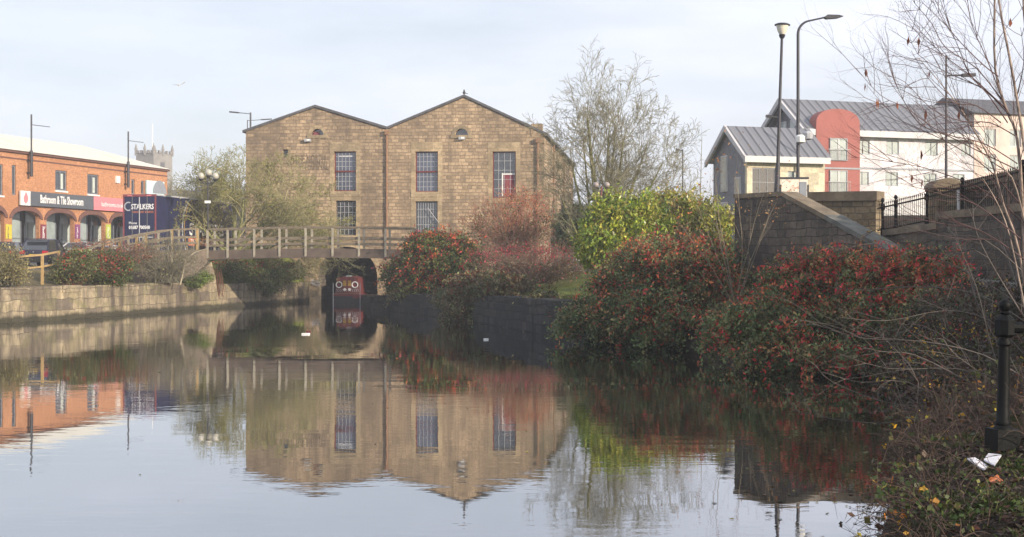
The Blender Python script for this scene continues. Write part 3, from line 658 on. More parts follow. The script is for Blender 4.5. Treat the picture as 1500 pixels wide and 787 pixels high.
zt,zb=bz(26,279.3),bz(26,300.6); o1=.36
MB().obox(bp(bs(26),zb,.2),ub*(bs(40)-bs(26)),nb*(o1-.2),Z3*(zt-zb)).build('sign_logo_panel',M['white'],bb)
sgn=MB().obox(bp(bs(40)+.01,zb,.2),ub*(bs(133)-bs(40)-.02),nb*(o1-.2),Z3*(zt-zb)).build('sign_board',M['grey_sign'],bb)
MB().obox(bp(bs(133),zb,.2),ub*(bs(188)-bs(133)),nb*(o1-.2),Z3*(zt-zb)).build('sign_board',M['pink_sign'],bb)
# leaf shaped pink emblem
em=[(.0,-.55),(.3,-.3),(.38,.05),(.2,.4),(.0,.62),(-.14,.3),(-.34,.05),(-.28,-.32)]
MB().prism([(bs(33)+a,(zt+zb)/2+b) for a,b in em],bp(0,0,o1+.03),ub,Z3,-nb*.028).build('emblem',M['pink_sign'],bb)
text('Bathroom & Tile Showroom',bp(bs(54),bz(54,298)+.05,o1+.02),ub,nb,1.15,M['letter'],bb,wid=bs(117)-bs(54),bold=.02)
text('bathrooms.co.uk',bp(bs(144),bz(144,302.3),o1+.02),ub,nb,.7,M['letter'],bb,wid=bs(176)-bs(144))
MB().obox(bp(bs(212),bz(212,284),.1),ub*(bs(238)-bs(212)),nb*.15,Z3*(bz(212,264)-bz(212,284))).build('poster_board',M['paleblue'],bb)
MB().prism(arc(bs(231),bz(231,284),1.5,0,180,12),bp(0,0,.27),ub,Z3,-nb*.015).build('poster_shape',M['greypanel'],bb)
for px,mt,tx in ((12,'yellow','TILES'),(63,'crimson','WETROOMS'),(113,'purple','SALE'),(158,'lime','OPEN')):
    s=bs(px); bn=MB().obox(bp(s-.45,bz(px,350),.02),ub*.9,nb*.06,Z3*(bz(px,329)-bz(px,350))).build('pier_banner',M[mt],bb)
    h=bz(px,329)-bz(px,350)
    for i,ch in enumerate(tx): text(ch,bp(s-.2,bz(px,331)-.25-(i+.6)*h/ (len(tx)+1.2),.09),ub,nb,.42,M['letter'] if mt!='yellow' else M['grey_sign'],bb)
for px,yt,yb in ((39.5,168,259),(182,193,275)):
    s=bs(px); pz,pb=bz(px,yt),bz(px,yb)
    t=MB(); t.tube([bp(s,pb,.5),bp(s,pz,.5)],.085,8); t.tube([bp(s,bz(px,yb-38),.5),bp(s,bz(px,yb),.5)],.16,8)
    for z in (pb+.3,bz(px,yb-22)): t.obox(bp(s-.09,z,0),ub*.18,nb*.5,Z3*.14)
    t.tube([bp(s,pz-1.0,.5),bp(s+2.4,pz-1.0,.9)],.035,6)
    tag(t.build('wall_mast',M['steel']),'slim dark mast on the brick front %s'%('left of the dark sign board' if px<100 else 'above the pink sign'),'mast')
MB().obox(bp(bs(168.5),bz(168,268),.005),ub*.7,nb*.2,Z3*.75).build('wall_box',M['white'],bb)
# ---- church tower
ct=thing('church_tower','hazy square church tower with corner pinnacles and flagpole','church tower',(PX(220,340),340,3))
Yc=340; sc=Yc/F
cbase=P(224,386,Yc); 
def cface(ax,ay): return np.array([ax,ay,0.])
u1=nrm(cface(-.95,.32)); u2=nrm(cface(.55,.83)); c0=np.array([PX(225,Yc),Yc,3.]); wL,wR=5.1,4.9
Ht=PZ(224,Yc)-3
MB().obox(c0,u1*wL,u2*wR*1.25,Z3*Ht).build('wall',M['church'],ct)
bt=MB(); 
for e,u_,l in ((c0,u1,wL),(c0,u2,wR*1.25),(c0+u2*wR*1.25,u1,wL),(c0+u1*wL,u2,wR*1.25)):
    for k in range(5): bt.box(e+u_*l*(k+.5)/5+Z3*(Ht+.35),(.5,.5,.8),math.atan2(u_[1],u_[0]))
bt.build('battlement',M['church'],ct)
for e in (c0,c0+u1*wL,c0+u2*wR*1.25,c0+u1*wL+u2*wR*1.25,c0+u1*wL/2,c0+u2*wR*.62): MB().lathe(e+Z3*(Ht-.5),[(.35,0),(.33,1.4),(.42,1.5),(.05,2.9)],6).build('pinnacle',M['church'],ct)
MB().obox(c0+u2*2.2-u1*.05+Z3*(Ht-4.5),u2*1.3,-u1*.05,Z3*2.3).build('belfry_louvre',M['slate'],ct)
MB().obox(c0+u1*1.9+Z3*(Ht-4.5)-u2*.08,u1*1.3,u2*.05,Z3*2.3).build('belfry_louvre',M['slate'],ct)
MB().tube([c0+(u1*wL+u2*wR)/2+Z3*Ht,c0+(u1*wL+u2*wR)/2+Z3*(Ht+7.5)],.12,6).build('flagpole',M['white'],ct)
# ---- distant houses
def house(name,label,x,y,w,d,h,rh,mat,rmat,rz=0,nw_=3,cat='house',z=3.,group=None):
    t=thing(name,label,cat,(x,y,z),rz,group); c,s=math.cos(rz),math.sin(rz); u=np.array([c,s,0]); v=np.array([-s,c,0]); o=np.array([x,y,z])-u*w/2
    MB().obox(o-Z3*1,u*w,v*d,Z3*(h+1)).build('wall',mat,t)
    MB().prism([(-.3,h-.05),(d/2,h+rh),(d+.3,h-.05)],o-u*.3+Z3*.06,v,Z3,u*(w+.6)).build('roof',rmat,t)
    for i in range(nw_):
        for zz in ([1.2,4.0] if h>5 else [1.2]):
            f=MB().obox(o+u*(w*(i+.5)/nw_-.6)+Z3*zz-v*.06,u*1.2,v*.05,Z3*1.4).build('window',M['fascia'],t)
            MB().obox(o+u*(w*(i+.5)/nw_-.5)+Z3*(zz+.1)-v*.08,u*1.,v*.02,Z3*1.2).build('pane',M['glass'],f)
    MB().box(o+u*w*.8+v*d/2+Z3*(h+rh+.3),(.9,.9,1.6),rz).build('chimney',mat,t)
    return t
for px,Y,w_,h,rh,mt,lb in ((275,230,13,9.5,3,'far_brick','pinkish brick terrace beyond the lorry and showroom'),(335,260,12,8,3,'far_brick','hazy house roof behind the olive tree left of the warehouse'),(915,240,16,7.5,3,'far_brick','hazy red brick house behind the big bare tree'),(862,200,9,6.0,2.5,'fascia','pale low house just right of the warehouse side wall'),(985,260,20,7,3,'far_brick','long hazy house between the bare tree and the grey roofs'),(1030,300,14,9,3,'fascia','pale hazy block close to the grey gable')):
    house('house',lb,PX(px,Y),Y,w_,8,h,rh,M[mt],M['slate'],rng.uniform(-.2,.2),4)
# ---- right hand buildings
F0=np.array([27.7,110,0.]); uf=nrm(np.array([14.4,4.7,0])); nf=np.cross(uf,Z3)
def fs_(px,o=F0): k=(px-750)/F; return (k*o[1]-o[0])/(uf[0]-uf[1]*k)
def fz(px,py,o=F0): return PZ(py,o[1]+uf[1]*fs_(px,o))
def fp(s,z,out=0,o=F0): return o+uf*s+Z3*z+nf*out
wb=thing('white_apartment_block','white clad apartment block with grey seamed roof and red stair tower','apartment block',(F0[0],F0[1],3.5))
sa,sb=fs_(1186),fs_(1426); ez=fz(1253,190); dep=6.8; rzz=fz(1160,148)+.6
fw_=[]
for a,b,c,d in ((1255.4,1274,205,226.5),(1298.7,1317,206.6,226.8),(1355.5,1373.6,208,228.5),(1408,1422,209,229),(1254.5,1272.7,251.6,271.7),(1297,1315.5,252,272.6),(1353,1372,254,274),(1396,1413,255,275)):
    m_=(a+b)/2; fw_.append(arect(fs_(a),fs_(b),fz(m_,d),fz(m_,c)))
MB().wall([(sa,3),(sb,3),(sb,ez),(sa,ez)],fw_,F0,uf,Z3,-nf*.3).build('wall',M['white_clad'],wb)
for h in fw_: window(wb,F0,uf,nf,h[0][0],h[1][0],h[0][1],h[2][1],M['greypanel'],M['glass_pale'],2,1,M['greypanel'],ins=.03,fw=.06,bw=.04)
# gable wall (left end) with its own windows
gw=MB().prism([(0,3),(dep,3),(dep,ez-.02),(dep/2,rzz-.25),(0,ez-.02)],fp(sa+.02,0,-.01),-nf,Z3,uf*.28); gw.build('gable_wall',M['bluegrey'],wb)
for a,b in ((2.1,3.0),(3.6,4.5)): 
    f=MB().obox(fp(sa-.06,ez-1.2,-b),uf*.075,nf*(b-a),Z3*2.1).build('window',M['fascia'],wb); MB().obox(fp(sa-.09,ez-1.1,-b+.1),uf*.02,nf*(b-a-.2),Z3*1.9).build('pane',M['glass_pale'],f)
MB().obox(fp(sa+.32,3,-dep),uf*(sb-sa-.34),nf*.25,Z3*(ez-3.05)).build('wall',M['white_clad'],wb)
MB().obox(fp(sb-.3,3,-dep+.27),uf*.3,nf*(dep-.6),Z3*(ez-3.05)).build('wall',M['greypanel'],wb)
MB().prism([(-.55,ez-.1),(dep/2,rzz),(dep+.55,ez-.1),(dep+.55,ez-.28),(dep/2,rzz-.2),(-.55,ez-.28)],fp(sa-.75,0,0),-nf,Z3,uf*(sb-sa+1.1)).build('roof',M['seam'],wb)
MB().prism([(-.6,ez-.16),(dep/2,rzz+.05),(dep+.6,ez-.16),(dep+.6,ez-.6),(dep/2,rzz-.45),(-.6,ez-.6)],fp(sa-.95,0,0),-nf,Z3,uf*.195).build('bargeboard',M['fascia'],wb)
MB().obox(fp(sa-.9,ez-.62,.42),uf*(sb-sa+1.3),nf*.28,Z3*.48).build('fascia_gutter',M['fascia'],wb)
MB().obox(fp(fs_(1252),fz(1253,247.5),.003),uf*(sb-fs_(1252)),nf*.06,Z3*.14).build('floor_band',M['greypanel'],wb)
MB().obox(fp(fs_(1253),fz(1253,330),.003),uf*(sb-fs_(1253)),nf*.1,Z3*(fz(1253,286)-fz(1253,330))).build('plinth',M['fascia'],wb)
# red stair tower
s0,s1=fs_(1188.5),fs_(1252); zc=fz(1220,161); zs=fz(1220,184); mid=(s0+s1)/2; hw=(s1-s0)/2
st=[(mid+hw*math.cos(R(a)),zs+(zc-zs)*abs(math.sin(R(a)))**.75) for a in np.linspace(0,180,21)]
MB().prism([(s0,3),(s1,3)]+st,fp(0,0,.75),uf,Z3,-nf*1.1).build('stair_tower',M['red_render'],wb)
MB().obox(fp(s0-.02,fz(1220,249),.753),uf*(s1-s0+.04),nf*.06,Z3*.14).build('floor_band',M['greypanel'],wb)
for a,b in ((204,236.5),(250.5,283.5)):
    ws0,ws1=fs_(1207.5),fs_(1233); z0,z1=fz(1220,b),fz(1220,a)
    fr=window(wb,F0,uf,nf,ws0,ws1,z0,z1,M['greypanel'],M['glass_pale'],2,1,M['fascia'],ins=-.86,fw=.07,bw=.12)
    rl=MB(); rl.obox(fp(ws0-.2,z0+.85,.98),uf*(ws1-ws0+.4),nf*.04,Z3*.05)
    for x in np.linspace(ws0-.18,ws1+.15,14): rl.obox(fp(x,z0,.98),uf*.02,nf*.02,Z3*.85)
    rl.build('balcony_rail',M['galv'],fr)
# lower cream block
G0=np.array([22.7,104.,0]); q0,q1=fs_(1094,G0),fs_(1188,G0)+1.2; ge=fz(1187,236,G0)+.35; gr_=fz(1060,189,G0)+.55; gd=5.6
cb=thing('cream_apartment_block','lower cream clad block with grey roof left of the red tower','apartment block',(G0[0],G0[1],3.5))
gh=[arect(fs_(1102,G0),fs_(1137,G0),fz(1120,288,G0),fz(1120,246,G0)),arect(fs_(1154,G0),fs_(1169,G0),fz(1160,263,G0),fz(1160,251,G0))]
MB().wall([(q0,3),(q1,3),(q1,ge),(q0,ge)],gh,G0,uf,Z3,-nf*.3).build('wall',M['cream_clad'],cb)
for i,h in enumerate(gh): window(cb,G0,uf,nf,h[0][0],h[1][0],h[0][1],h[2][1],M['greypanel'],M['glass'] if i==0 else M['glass_pale'],3,2,M['greypanel'],ins=.1)
MB().prism([(0,3),(gd,3),(gd,ge-.02),(gd*.5,gr_-.3),(0,ge-.02)],fp(q0+.02,0,-.01,G0),-nf,Z3,uf*.28).build('gable_wall',M['bluegrey'],cb)
MB().obox(fp(q0+.31,3,-gd,G0),uf*(q1-q0-.32),nf*.25,Z3*(ge-3.05)).build('wall',M['cream_clad'],cb)
MB().obox(fp(q1-.3,3,-gd+.26,G0),uf*.29,nf*(gd-.58),Z3*(ge-3.05)).build('wall',M['cream_clad'],cb)
for a,b,z0,z1 in ((3.1,4.2,ge-2.6,ge+.2),(.9,1.9,ge-4,ge-1.6),(3.1,4.2,ge-5.5,ge-3.4),(.9,1.9,ge-7,ge-5)):
    f=MB().obox(fp(q0-.06,z0,-b,G0),uf*.075,nf*(b-a),Z3*(z1-z0)).build('window',M['fascia'],cb); MB().obox(fp(q0-.09,z0+.1,-b+.1,G0),uf*.02,nf*(b-a-.2),Z3*(z1-z0-.2)).build('pane',M['glass_pale'],f)
MB().prism([(-.5,ge-.1),(gd/2,gr_),(gd+.5,ge-.1),(gd+.5,ge-.28),(gd/2,gr_-.2),(-.5,ge-.28)],fp(q0-.3,0,0,G0),-nf,Z3,uf*(q1-q0+.6)).build('roof',M['seam'],cb)
MB().prism([(-.55,ge-.16),(gd/2,gr_+.05),(gd+.55,ge-.16),(gd+.55,ge-.55),(gd/2,gr_-.42),(-.55,ge-.55)],fp(q0-.5,0,0,G0),-nf,Z3,uf*.195).build('bargeboard',M['fascia'],cb)
MB().obox(fp(q0-.5,ge-.6,.4,G0),uf*(q1-q0+.6),nf*.28,Z3*.46).build('fascia_gutter',M['fascia'],cb)
MB().tube([fp(fs_(1166,G0),3,.2,G0),fp(fs_(1166,G0),fz(1166,172,G0),.2,G0)],.09,6).build('vent_pipe',M['galv'],cb)
# peach block far right
H0=np.array([PX(1427,116),116,0.]); hz=PZ(166,116)
pb_=thing('peach_brick_block','sunlit pale peach block at the far right behind the birch','apartment block',(H0[0],H0[1],4))
ph=[arect(a,a+1.2,z,z+1.5) for a in (1.,3.6,6.4,9.) for z in (7.2,10.8,13)]
MB().wall([(0,3),(13,3),(13,hz),(0,hz)],ph,H0,uf,Z3,-nf*.3).build('wall',M['peach'],pb_)
for h in ph: window(pb_,H0,uf,nf,h[0][0],h[1][0],h[0][1],h[2][1],M['fascia'],M['glass_pale'],2,1,M['fascia'],ins=.1,fw=.08)
MB().obox(H0-nf*8+Z3*3,uf*13,nf*.3,Z3*(hz-3)).build('wall',M['peach'],pb_)
for e in (0,12.7): MB().obox(H0+uf*e-nf*7.69+Z3*3,uf*.3,nf*7.38,Z3*(hz-3.1)).build('wall',M['peach'],pb_)
MB().prism([(-.4,hz-.05),(4,hz+1.7),(8.4,hz-.05)],H0-uf*.3+Z3*.06,-nf,Z3,uf*13.6).build('roof',M['slate'],pb_)
# ---- unseen mill added outside the frame on the right to shade the towpath
ml=thing('towpath_occluder','unseen dark mill standing beside the towpath out of the picture on the right','mill',(28,8,1.4))
MB().box((29,-8,5.1),(10,18,8.2)).build('wall',M['dark_stone'],ml); MB().box((29.2,15.52,6.2),(9.6,29,10.4)).build('wall',M['dark_stone'],ml)
MB().prism([(23.8,9.22),(29,11),(34.2,9.22)],(0,-17.3,0),(1,0,0),Z3,(0,18.2,0)).build('roof',M['slate'],ml)
# ---- bridge abutment, ramp and footbridge
ab=thing('bridge_abutment','brown brick abutment carrying the left end of the footbridge','bridge abutment',(-20.6,89.8,1))
aU=nrm(np.array([PX(304,90.2)-PX(205,85.6),90.2-85.6,0])); aO=np.array([PX(205,85.6),85.6,0.]); aL=np.linalg.norm([PX(304,90.2)-PX(205,85.6),90.2-85.6]); aN=np.cross(aU,Z3)
MB().prism([(0,.8),(aL,.8),(aL,3.85),(aL*.5,3.8),(0,3.35)],aO,aU,Z3,-aN*2.7).build('brickwork',M['brown_brick'],ab)
MB().prism([(aL-1.6,-.8),(aL+1.0,-.8),(aL+.62,.8),(aL+.35,2.2),(aL+.02,3.1),(aL-1.6,1.9)],aO+aN*.35,aU,Z3,-aN*2.9).build('stone_foot',M['quay'],ab)
MB().prism([(0,3.351),(aL*.5,3.801),(aL,3.851),(aL,3.91),(aL*.5,3.86),(0,3.41)],aO+aN*.05,aU,Z3,-aN*2.8).build('path_edge',M['coping'],ab)
fb=thing('footbridge','weathered timber footbridge over the canal arm','footbridge',(-20.1,90.2,3))
bx0,bx1=PX(303,90),PX(606,88.5); NB=16
def brp(t,off=0): 
    x=bx0+(bx1-bx0)*t; y=90.2-1.6*t+off; return x,y
def bzr(t): return 3.83+.14*math.sin(math.pi*(t*.9+.02))
for off in (0,2.2):
    a=[(brp(t,off),bzr(t)) for t in np.linspace(0,1,NB+1)]
    be=MB(); hr=MB(); r1_=MB(); r2_=MB()
    for i in range(NB):
        (x0,y0),z0=a[i]; (x1,y1),z1=a[i+1]
        be.obox((x0,y0,z0-.47),(x1-x0,y1-y0,z1-z0),(0,.16,0),Z3*.48); be.obox((x0,y0-.06,z0-.6),(x1-x0,y1-y0,z1-z0),(0,.3,0),Z3*.13)
        hr.obox((x0,y0-.09,z0+1.36),(x1-x0,y1-y0,z1-z0),(0,.2,0),Z3*.1)
        r1_.obox((x0,y0+.075,z0+.62),(x1-x0,y1-y0,z1-z0),(0,.05,0),Z3*.16); r2_.obox((x0,y0+.075,z0+.25),(x1-x0,y1-y0,z1-z0),(0,.05,0),Z3*.16)
    be.build('beam',M['beam'],fb); hr.build('handrail',M['timber'],fb); r1_.build('rail',M['timber'],fb); r2_.build('rail',M['timber'],fb)
    for k,px in enumerate([292,331,371,409,448,488,527,566,604]):
        t=(PX(px+ (0 if off==0 else 2),89.5)-bx0)/(bx1-bx0); t=max(0,t)
        (x,y),z=brp(t,off),bzr(t); MB().box((x,y-.0 if off==0 else y,z+.42+(.0)),(.14,.13,1.85)).build('post',M['pale_timber'],fb)
dk=MB()
for i in range(NB):
    (x0,y0),z0=brp(i/NB,.32),bzr(i/NB); (x1,y1),z1=brp((i+1)/NB,.32),bzr((i+1)/NB); dk.obox((x0,y0,z0-.12),(x1-x0,y1-y0,z1-z0),(0,1.85,0),Z3*.08)
dk.build('deck',M['beam'],fb)
def railing(name,label,pts,h,post,rails,pm,rm,step=1.9,group=None,bury=.4):
    t=thing(name,label,'railing',pts[0],0,group); P3=[np.array(p,float) for p in pts]
    for i in range(len(P3)-1):
        a,b=P3[i],P3[i+1]
        for z,hh,ww in rails: MB().beam(a+Z3*z,b+Z3*z,ww,hh).build('rail',rm,t)
        L=np.linalg.norm(b-a); n=max(1,round(L/step))
        for k in range(n+(i==len(P3)-2)): 
            q=a+(b-a)*k/n; MB().box(q+Z3*(h/2-bury/2),(post,post,h+bury)).build('post',pm,t)
    return t
rp=[(26,375,72),(62,372,74.5),(86,367.5,76.5)]
def ptop(l,h): return [P(a,b,c)-Z3*h for a,b,c in l]
railing('timber_railing','short new timber railing beside the black hatchback',ptop(rp,1.45),1.45,.13,[(1.4,.1,.12),(.75,.1,.05)],M['yellow_timber'],M['yellow_timber'])
railing('timber_railing','nearer timber railing climbing from the car park to the footbridge',ptop([(118,365,78.5),(150,358,80.5),(200,346.5,84.5),(214,343,85.8),(252,336.3,88),(289,335,90)],1.35),1.35,.13,[(1.33,.1,.12),(.8,.12,.05),(.4,.12,.05)],M['yellow_timber'],M['timber'])
railing('timber_railing','farther timber railing of the ramp in front of the lorry',ptop([(138,356,85),(188,346,88),(232,338,91),(262,335.5,92.3),(290,335,92.8)],1.35),1.35,.13,[(1.33,.1,.12),(.8,.12,.05),(.4,.12,.05)],M['pale_timber'],M['timber'])
# ---- right: wing wall, parapet, retaining walls, railings
W=[(PX(1076,50.5),50.5),(PX(1146,48),48.),(PX(1210,45.6),45.6),(PX(1300,42),42.),(PX(1386,38),38.),(PX(1520,34),34.)]
Zt=[PZ(283,50.5)-.2,PZ(279,48)-.2,PZ(313,45.6)-.2,PZ(362,42)-.2,PZ(402,38)-.2,PZ(421,34)-.2]
ww=thing('wing_wall','dark curved bridge wing wall sloping down to the towpath','wing wall',(W[1][0],W[1][1],1))
for i in range(5):
    a=np.array([*W[i],0.]);b=np.array([*W[i+1],0.]); L=np.linalg.norm(b-a);u=(b-a)/L;n=np.cross(u,Z3)
    MB().prism([(0,.5),(L,.5),(L,Zt[i+1]),(0,Zt[i])],a,u,Z3,-n*.55).build('stonework',M['dark_stone'],ww)
    MB().prism([(-.0,Zt[i]+.002),(L+.0,Zt[i+1]+.002),(L+.0,Zt[i+1]+.16),(-.0,Zt[i]+.16)],a+n*.06,u,Z3,-n*.68).build('coping',M['grey_coping'] if i>=2 else M['coping'],ww)
plate('parapet_wall','square sunlit sandstone parapet in front of the red tower',
 'parapet',(PX(1187,50),50.),(PX(1283,48.5),48.5),PZ(295,50),PZ(294,48.5),1.5,.6,M['pier_stone'],True,'coping',.34,.06)
plate('retaining_wall','dark mossy retaining wall under the iron railings','retaining wall',(PX(1296,44.5),44.5),(PX(1372,41.2),41.2),PZ(346,44.5),PZ(336,41.2),.8,.7,M['dark_stone'],True,'coping',.2,.06)
plate('retaining_wall','taller dark retaining wall under the railings at the right edge','retaining wall',(PX(1373.5,41.1),41.1),(PX(1540,35.5),35.5),PZ(334,41.1)+.25,PZ(322,35.5)+.3,.8,.7,M['dark_stone'],True,'coping',.22,.06)
plate('bridge_parapet','dark rising bridge parapet behind the railings at the right edge','parapet',(PX(1404,44.5),44.5),(PX(1560,39),39),PZ(281,44.5),PZ(250,39),1,.6,M['dark_stone'],True,'coping',.3,.1)
# gate pier
gp=thing('stone_gate_pier','square stone gate pier with a rounded cap behind the railings','gate pier',(PX(1383,43.6),43.6,3))
gx,gy=PX(1383,43.6),43.6
MB().box((gx,gy,(PZ(277,43.6)+1.5)/2),(.78,.7,PZ(277,43.6)-1.5),.15).build('shaft',M['pier_stone'],gp)
MB().prism(arc(0,0,.52,0,180,10,.62),(gx-.0,gy-.48,PZ(277,43.6)+.003),(1,0,0),Z3,(0,.96,0)).build('cap',M['coping'],gp)
def ironrail(name,label,pts,topz,hgt_,posts,group=None):
    t=thing(name,label,'railing',(pts[0][0],pts[0][1],topz[0]-hgt_),0,group)
    a=np.array([*pts[0],topz[0]]); b=np.array([*pts[1],topz[1]]); d=b-a; L=np.linalg.norm(d)
    MB().beam(a,b,.05,.045).build('top_rail',M['iron'],t); MB().beam(a-Z3*(hgt_-.12),b-Z3*(hgt_-.12),.045,.04).build('bottom_rail',M['iron'],t)
    n=int(L/.115)
    for k in range(1,n): 
        q=a+d*k/n; m_=MB().tube([q-Z3*(hgt_-.12),q+Z3*.10],.0085,5); m_.lathe(q+Z3*.10,[(.016,0),(.02,.03),(.002,.08)],5); 
        if k<96: m_.build('baluster',M['iron'],t)
    for s in posts:
        q=a+d*s; z0=-hgt_-.15; MB().lathe(q,[(.075,z0),(.075,z0+.3),(.05,z0+.34),(.045,-.1),(.07,-.06),(.07,.1),(.04,.13),(.03,.16),(.06,.2),(.065,.25),(.04,.3),(.002,.32)],10).build('post',M['iron'],t,smooth=True)
    return t
ironrail('iron_railing','black iron railing with finials rising over the retaining wall beside the parapet',[(PX(1286,46),46),(PX(1360,43),43)],[PZ(305.5,46),PZ(289,43)],.86,[.1,.37,.97])
ironrail('iron_railing','black iron railing running on towards the birch at the right edge',[(PX(1361,42.9),42.9),(PX(1500,37.4),37.4)],[PZ(288.5,42.9),PZ(250,37.4)],1.1,[.38,.99])
t=MB().tube([(PX(1404.5,41.1),41.1,PZ(333,41.1)),(PX(1403.5,41.1),41.1,PZ(277,41.1))],.04,8); tag(t.build('marker_post',M['white']),'thin white post against the dark parapet by the gate pier','post')
nbd=thing('notice_board','flaking cream board in a dark frame beside the curved lamp column','notice board',(PX(1163,53),53,4))
Yn=53; MB().box(((PX(1144,Yn)+PX(1183,Yn))/2,Yn,(PZ(262,Yn)+PZ(292,Yn))/2-.3),(PX(1183,Yn)-PX(1144,Yn),.08,PZ(262,Yn)-PZ(292,Yn)+.6)).build('panel',M['board'],nbd)
MB().box(((PX(1143,Yn)+PX(1184,Yn))/2,Yn,PZ(261,Yn)),(PX(1184,Yn)-PX(1142,Yn),.14,.07)).build('top_rail',M['steel'],nbd)
MB().box((PX(1142.5,Yn),Yn,3.4+.8),(.09,.12,PZ(261,Yn)-2.6)).build('post',M['steel'],nbd); MB().box((PX(1183.5,Yn),Yn,3.4+.8),(.05,.12,PZ(261,Yn)-2.6)).build('post',M['steel'],nbd)
MB().box((PX(1176,Yn),Yn-.05,PZ(277,Yn)),(.26,.03,.55)).build('notice',M['greypanel'],nbd)
# ================================================================== OBJECTS
# ---- lorry trailer
K=np.array([PX(229,96),96.,0]); sd_=nrm(np.array([.2,.98,0])); rd=np.array([-sd_[1],sd_[0],0]); rn=-sd_; sn=np.cross(sd_,Z3)
TL,TW=13.2,2.52; tz0,tz1=3.75,PZ(284.5,96); gz=2.95
lt=thing('lorry_trailer','navy curtain sided lorry trailer parked behind the footbridge ramp','lorry trailer',(K[0],K[1],gz))
MB().obox(K+Z3*tz0,sd_*TL,rd*TW,Z3*(tz1-tz0)).build('body',M['navy'],lt)
fr=MB(); q=lambda a,z,o=.0:K+rd*a+Z3*z+rn*o
for a,b,z0,z1 in ((-.0,.1,tz0,tz1),(TW-.1,TW,tz0,tz1),(.1,TW-.1,tz1-.16,tz1-.001),(.1,TW-.1,tz0,tz0+.16)): fr.obox(q(a,z0,.003),rd*(b-a),rn*.06,Z3*(z1-z0))
fr.build('door_frame',M['red_trim'],lt)
for k in range(2):
    a=.12+k*(TW-.24)/2; d=MB().obox(q(a+.012,tz0+.17,.004),rd*((TW-.24)/2-.024),rn*.035,Z3*(tz1-tz0-.35)).build('rear_door',M['navy'],lt)
    lr=MB(); 
    for f_ in ((.5 if k==0 else .5),): lr.tube([q(a+f_*1.1,tz0+.1,.06),q(a+f_*1.1,tz1-.1,.06)],.018,6)
    lr.build('lock_rod',M['galv'],d)
MB().tube([q(TW/2,tz0+.15,.065),q(TW/2,tz1-.2,.065)],.035,6).build('door_seal',M['bar'],lt)
for a in (.35,TW-.7): MB().obox(q(a,tz1-.13,.065),rd*.35,rn*.02,Z3*.08).build('marker_lamp',M['pink_sign'],lt)
rvu=-rd
text('STALKERS',q(TW-.62,tz1-1.05,.05),rvu,rn,.52,M['letter'],lt,wid=1.72,bold=.012)
text('TRANSPORT SERVICES',q(TW-.72,tz1-1.32,.05),rvu,rn,.2,M['orange_letter'],lt,wid=1.6)
text('Phone',q(TW-.45,tz1-2.1,.05),rvu,rn,.24,M['letter'],lt,wid=.6)
text('01687 700500',q(TW-.45,tz1-2.45,.05),rvu,rn,.34,M['letter'],lt,wid=1.6,bold=.008)
MB().obox(q(.22,tz1-3.05,.05),rd*2.1,rn*.01,Z3*.05).build('stripe',M['letter'],lt)
def ringarc(c,u,v,n,r0,r1,a0,a1): return MB().prism(arc(0,0,r1,a0,a1,20)+arc(0,0,r0,a1,a0,20),c,u,v,n)
ringarc(q(TW-.42,tz1-.85,.05),rvu,Z3,rn*.012,.24,.33,60,300).build('moon_emblem',M['bar'],lt)
sq=lambda a,z,o=0:K+sd_*a+Z3*z+sn*o
tr=MB(); tr.obox(sq(0,tz1-.1,.003),sd_*TL,sn*.03,Z3*.1); tr.build('top_rail',M['bar'],lt)
tr=MB(); tr.obox(sq(0,tz0,.003),sd_*TL,sn*.03,Z3*.14); tr.build('side_rail',M['red_trim'],lt)
for a in np.arange(.8,TL,1.05): MB().obox(sq(a,tz0+.1,.004),sd_*.05,sn*.02,Z3*.5).build('curtain_strap',M['bar'],lt)
text('STALKERS',sq(5.35,tz1-2.75,.02),sd_,sn,1.25,M['letter'],lt,wid=6.2,bold=.03)
tr=MB().obox(sq(5.2,tz1-3.55,.004),sd_*5.4,sn*.012,Z3*.62).build('orange_panel',M['orange_letter'],lt)
text('TRANSPORT',sq(5.5,tz1-3.42,.022),sd_,sn,.5,M['letter'],lt,wid=4.6)
ringarc(sq(6.6,tz1-2.3,.004),sd_,Z3,sn*.012,2.35,2.5,110,250).build('moon_emblem',M['bar'],lt)
ringarc(sq(6.9,tz1-2.3,.004),sd_,Z3,sn*.012,2.35,2.43,115,245).build('moon_emblem',M['gold'],lt)
text('www.stalkers.co.uk',sq(10.4,tz0+.25,.02),sd_,sn,.4,M['letter'],lt,wid=2.3)
for a in (2.2,3.5,4.8):
    for o in (-.05,-TW+.35):
        c_=K+sd_*a+Z3*(gz+.5)-sn*.0+ (rd*(.02 if o>-1 else TW-.35)); wv=MB(); wv.tube([c_+rd*.0,c_+rd*.33],.5,18); wl=wv.build('wheel',M['tyre'],lt,smooth=True)
MB().obox(K+sd_*.1+rd*.3+Z3*(gz+.95),sd_*(TL-.2),rd*(TW-.6),Z3*(tz0-gz-.96)).build('chassis',M['steel'],lt)
MB().obox(q(.2,gz+.45,-.0),rd*(TW-.4),rn*.08,Z3*.18).build('rear_bumper',M['steel'],lt)
